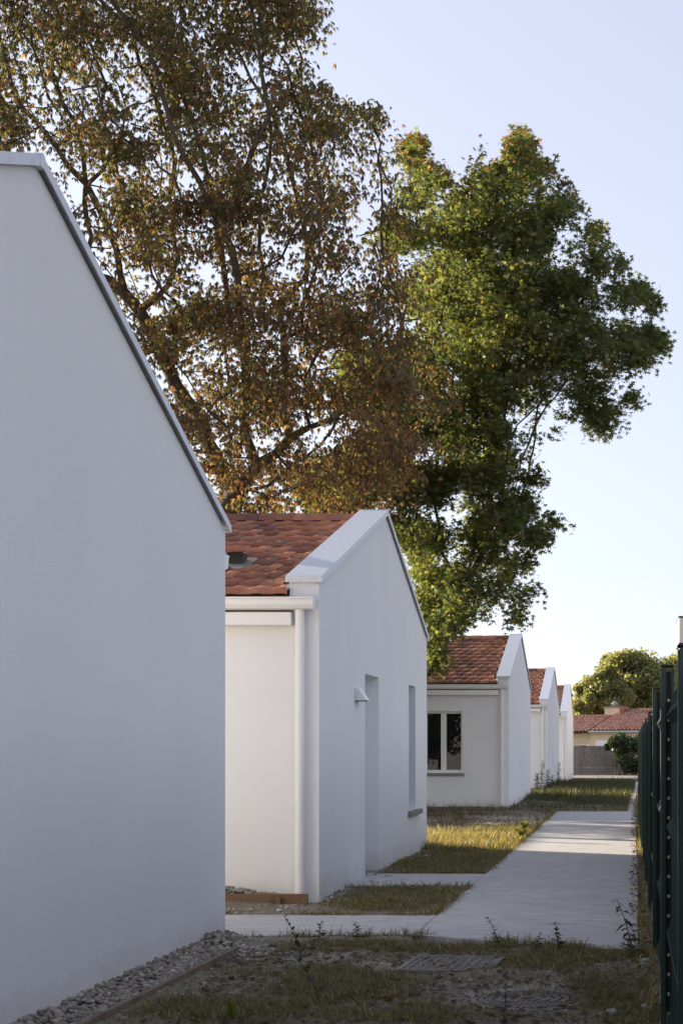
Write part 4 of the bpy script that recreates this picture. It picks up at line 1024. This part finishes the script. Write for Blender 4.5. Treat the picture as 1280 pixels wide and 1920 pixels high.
far_tree('large rounded plane tree lit yellow above the far red roof', 1188, 1206, 1362, 84, 118, 5, OL, 80, 34000)
far_tree('lower yellow green tree left of the far chimney', 1126, 1240, 1376, 54, 112, 6, OL, 44, 20000)
far_tree('small tree at the left end of the far row, beside the last white house', 1080, 1288, 1372, 30, 116, 7, OL, 22, 8000)
far_tree('tall tree behind the pale building at the far right', 1256, 1215, 1360, 50, 130, 8, OL, 30, 9000)

# ---- ivy bush and shrub by the concrete fence
def bush(name, label, X, Y, clumps, pal, n, size, seed, cat):
    rs = np.random.default_rng(seed); t = thing(name, label, cat, (X, Y, -.15))
    cl = np.array(clumps); k = rs.integers(0, len(cl), n); d = rs.normal(0, 1, (n, 3)); d /= np.linalg.norm(d, axis=1, keepdims=True); P = cl[k, :3] + d*cl[k, 3:4]*rs.random((n, 1))**.3
    P[:, 2] = np.maximum(P[:, 2], .02)
    Nn = unit(rs.normal(0, 1, (n, 3)) + [0, -.3, .4]); U = unit(np.cross(Nn, rs.normal(0, 1, (n, 3)))); W = np.cross(Nn, U); sz = (size*rs.uniform(.6, 1.3, n))[:, None]
    V = np.stack([P - U*sz, P - W*sz*.7, P + U*sz, P + W*sz*.7], 1); i = np.arange(n)[:, None]*4; c = np.array(pal)[rs.integers(0, len(pal), n)]*rs.uniform(.7, 1.3, (n, 1))
    link('foliage', mesh_np('foliage', V.reshape(-1, 3), i + np.array([[0,1,2,3]]), np.repeat(c, 4, 0)), LEAF_F, t)
    m = MB()
    for j in range(9):
        x = rs.uniform(-.5, .5); m.tube([(x, rs.uniform(-.3, .3), -.1), (x + rs.uniform(-.15, .15), 0, .7), (x + rs.uniform(-.3, .3), 0, 1.6)], [.04, .03, .015], 5)
    m.build('stem', BARK, t); return t
DG = [(.02,.038,.016), (.03,.05,.02), (.015,.028,.014)]
bush('ivy_bush', 'dark ivy bush hanging over the end of the concrete fence', -.22, 88.6, [(-.5,0,2.05,.42), (-.1,0,2.2,.5), (.3,.2,1.9,.55), (.1,.1,1.2,.6), (.35,.1,.6,.5), (-.15,0,1.6,.5), (-.95,.4,1.75,.22)], DG, 6000, .06, 31, 'bush')
bush('dark_shrub', 'dark shrub between the ivy bush and the green fence', .85, 88.9, [(0,0,1.9,.6), (.4,0,2.2,.6), (.1,0,1.1,.7), (.5,0,.6,.6), (.9,.3,1.6,.8), (-.3,0,.5,.4)], DG, 7000, .06, 32, 'shrub')

# ------------------------------------------------------------------ far backdrop hedge so the horizon is never bare
x = rng.uniform(-120, 120, 30000); P = np.stack([x, 175 + rng.normal(0, 5, 30000), rng.random(30000)**.8*(3.6 + 2.4*fbm(x*.12 + 300, x*0 + 5, 3))], 1)
Nn = unit(rng.normal(0, 1, (30000, 3))); U = unit(np.cross(Nn, rng.normal(0, 1, (30000, 3)))); W = np.cross(Nn, U); sz = rng.uniform(.3, .7, 30000)[:, None]
V = np.stack([P - U*sz, P - W*sz*.6, P + U*sz, P + W*sz*.6], 1); i = np.arange(30000)[:, None]*4
o = link('distant_wood', mesh_np('distant_wood', V.reshape(-1, 3), i + np.array([[0,1,2,3]]), np.repeat(gcol(30000, OL, (1,1,1,1))*.8, 4, 0)), LEAF_F); o['kind'] = 'stuff'
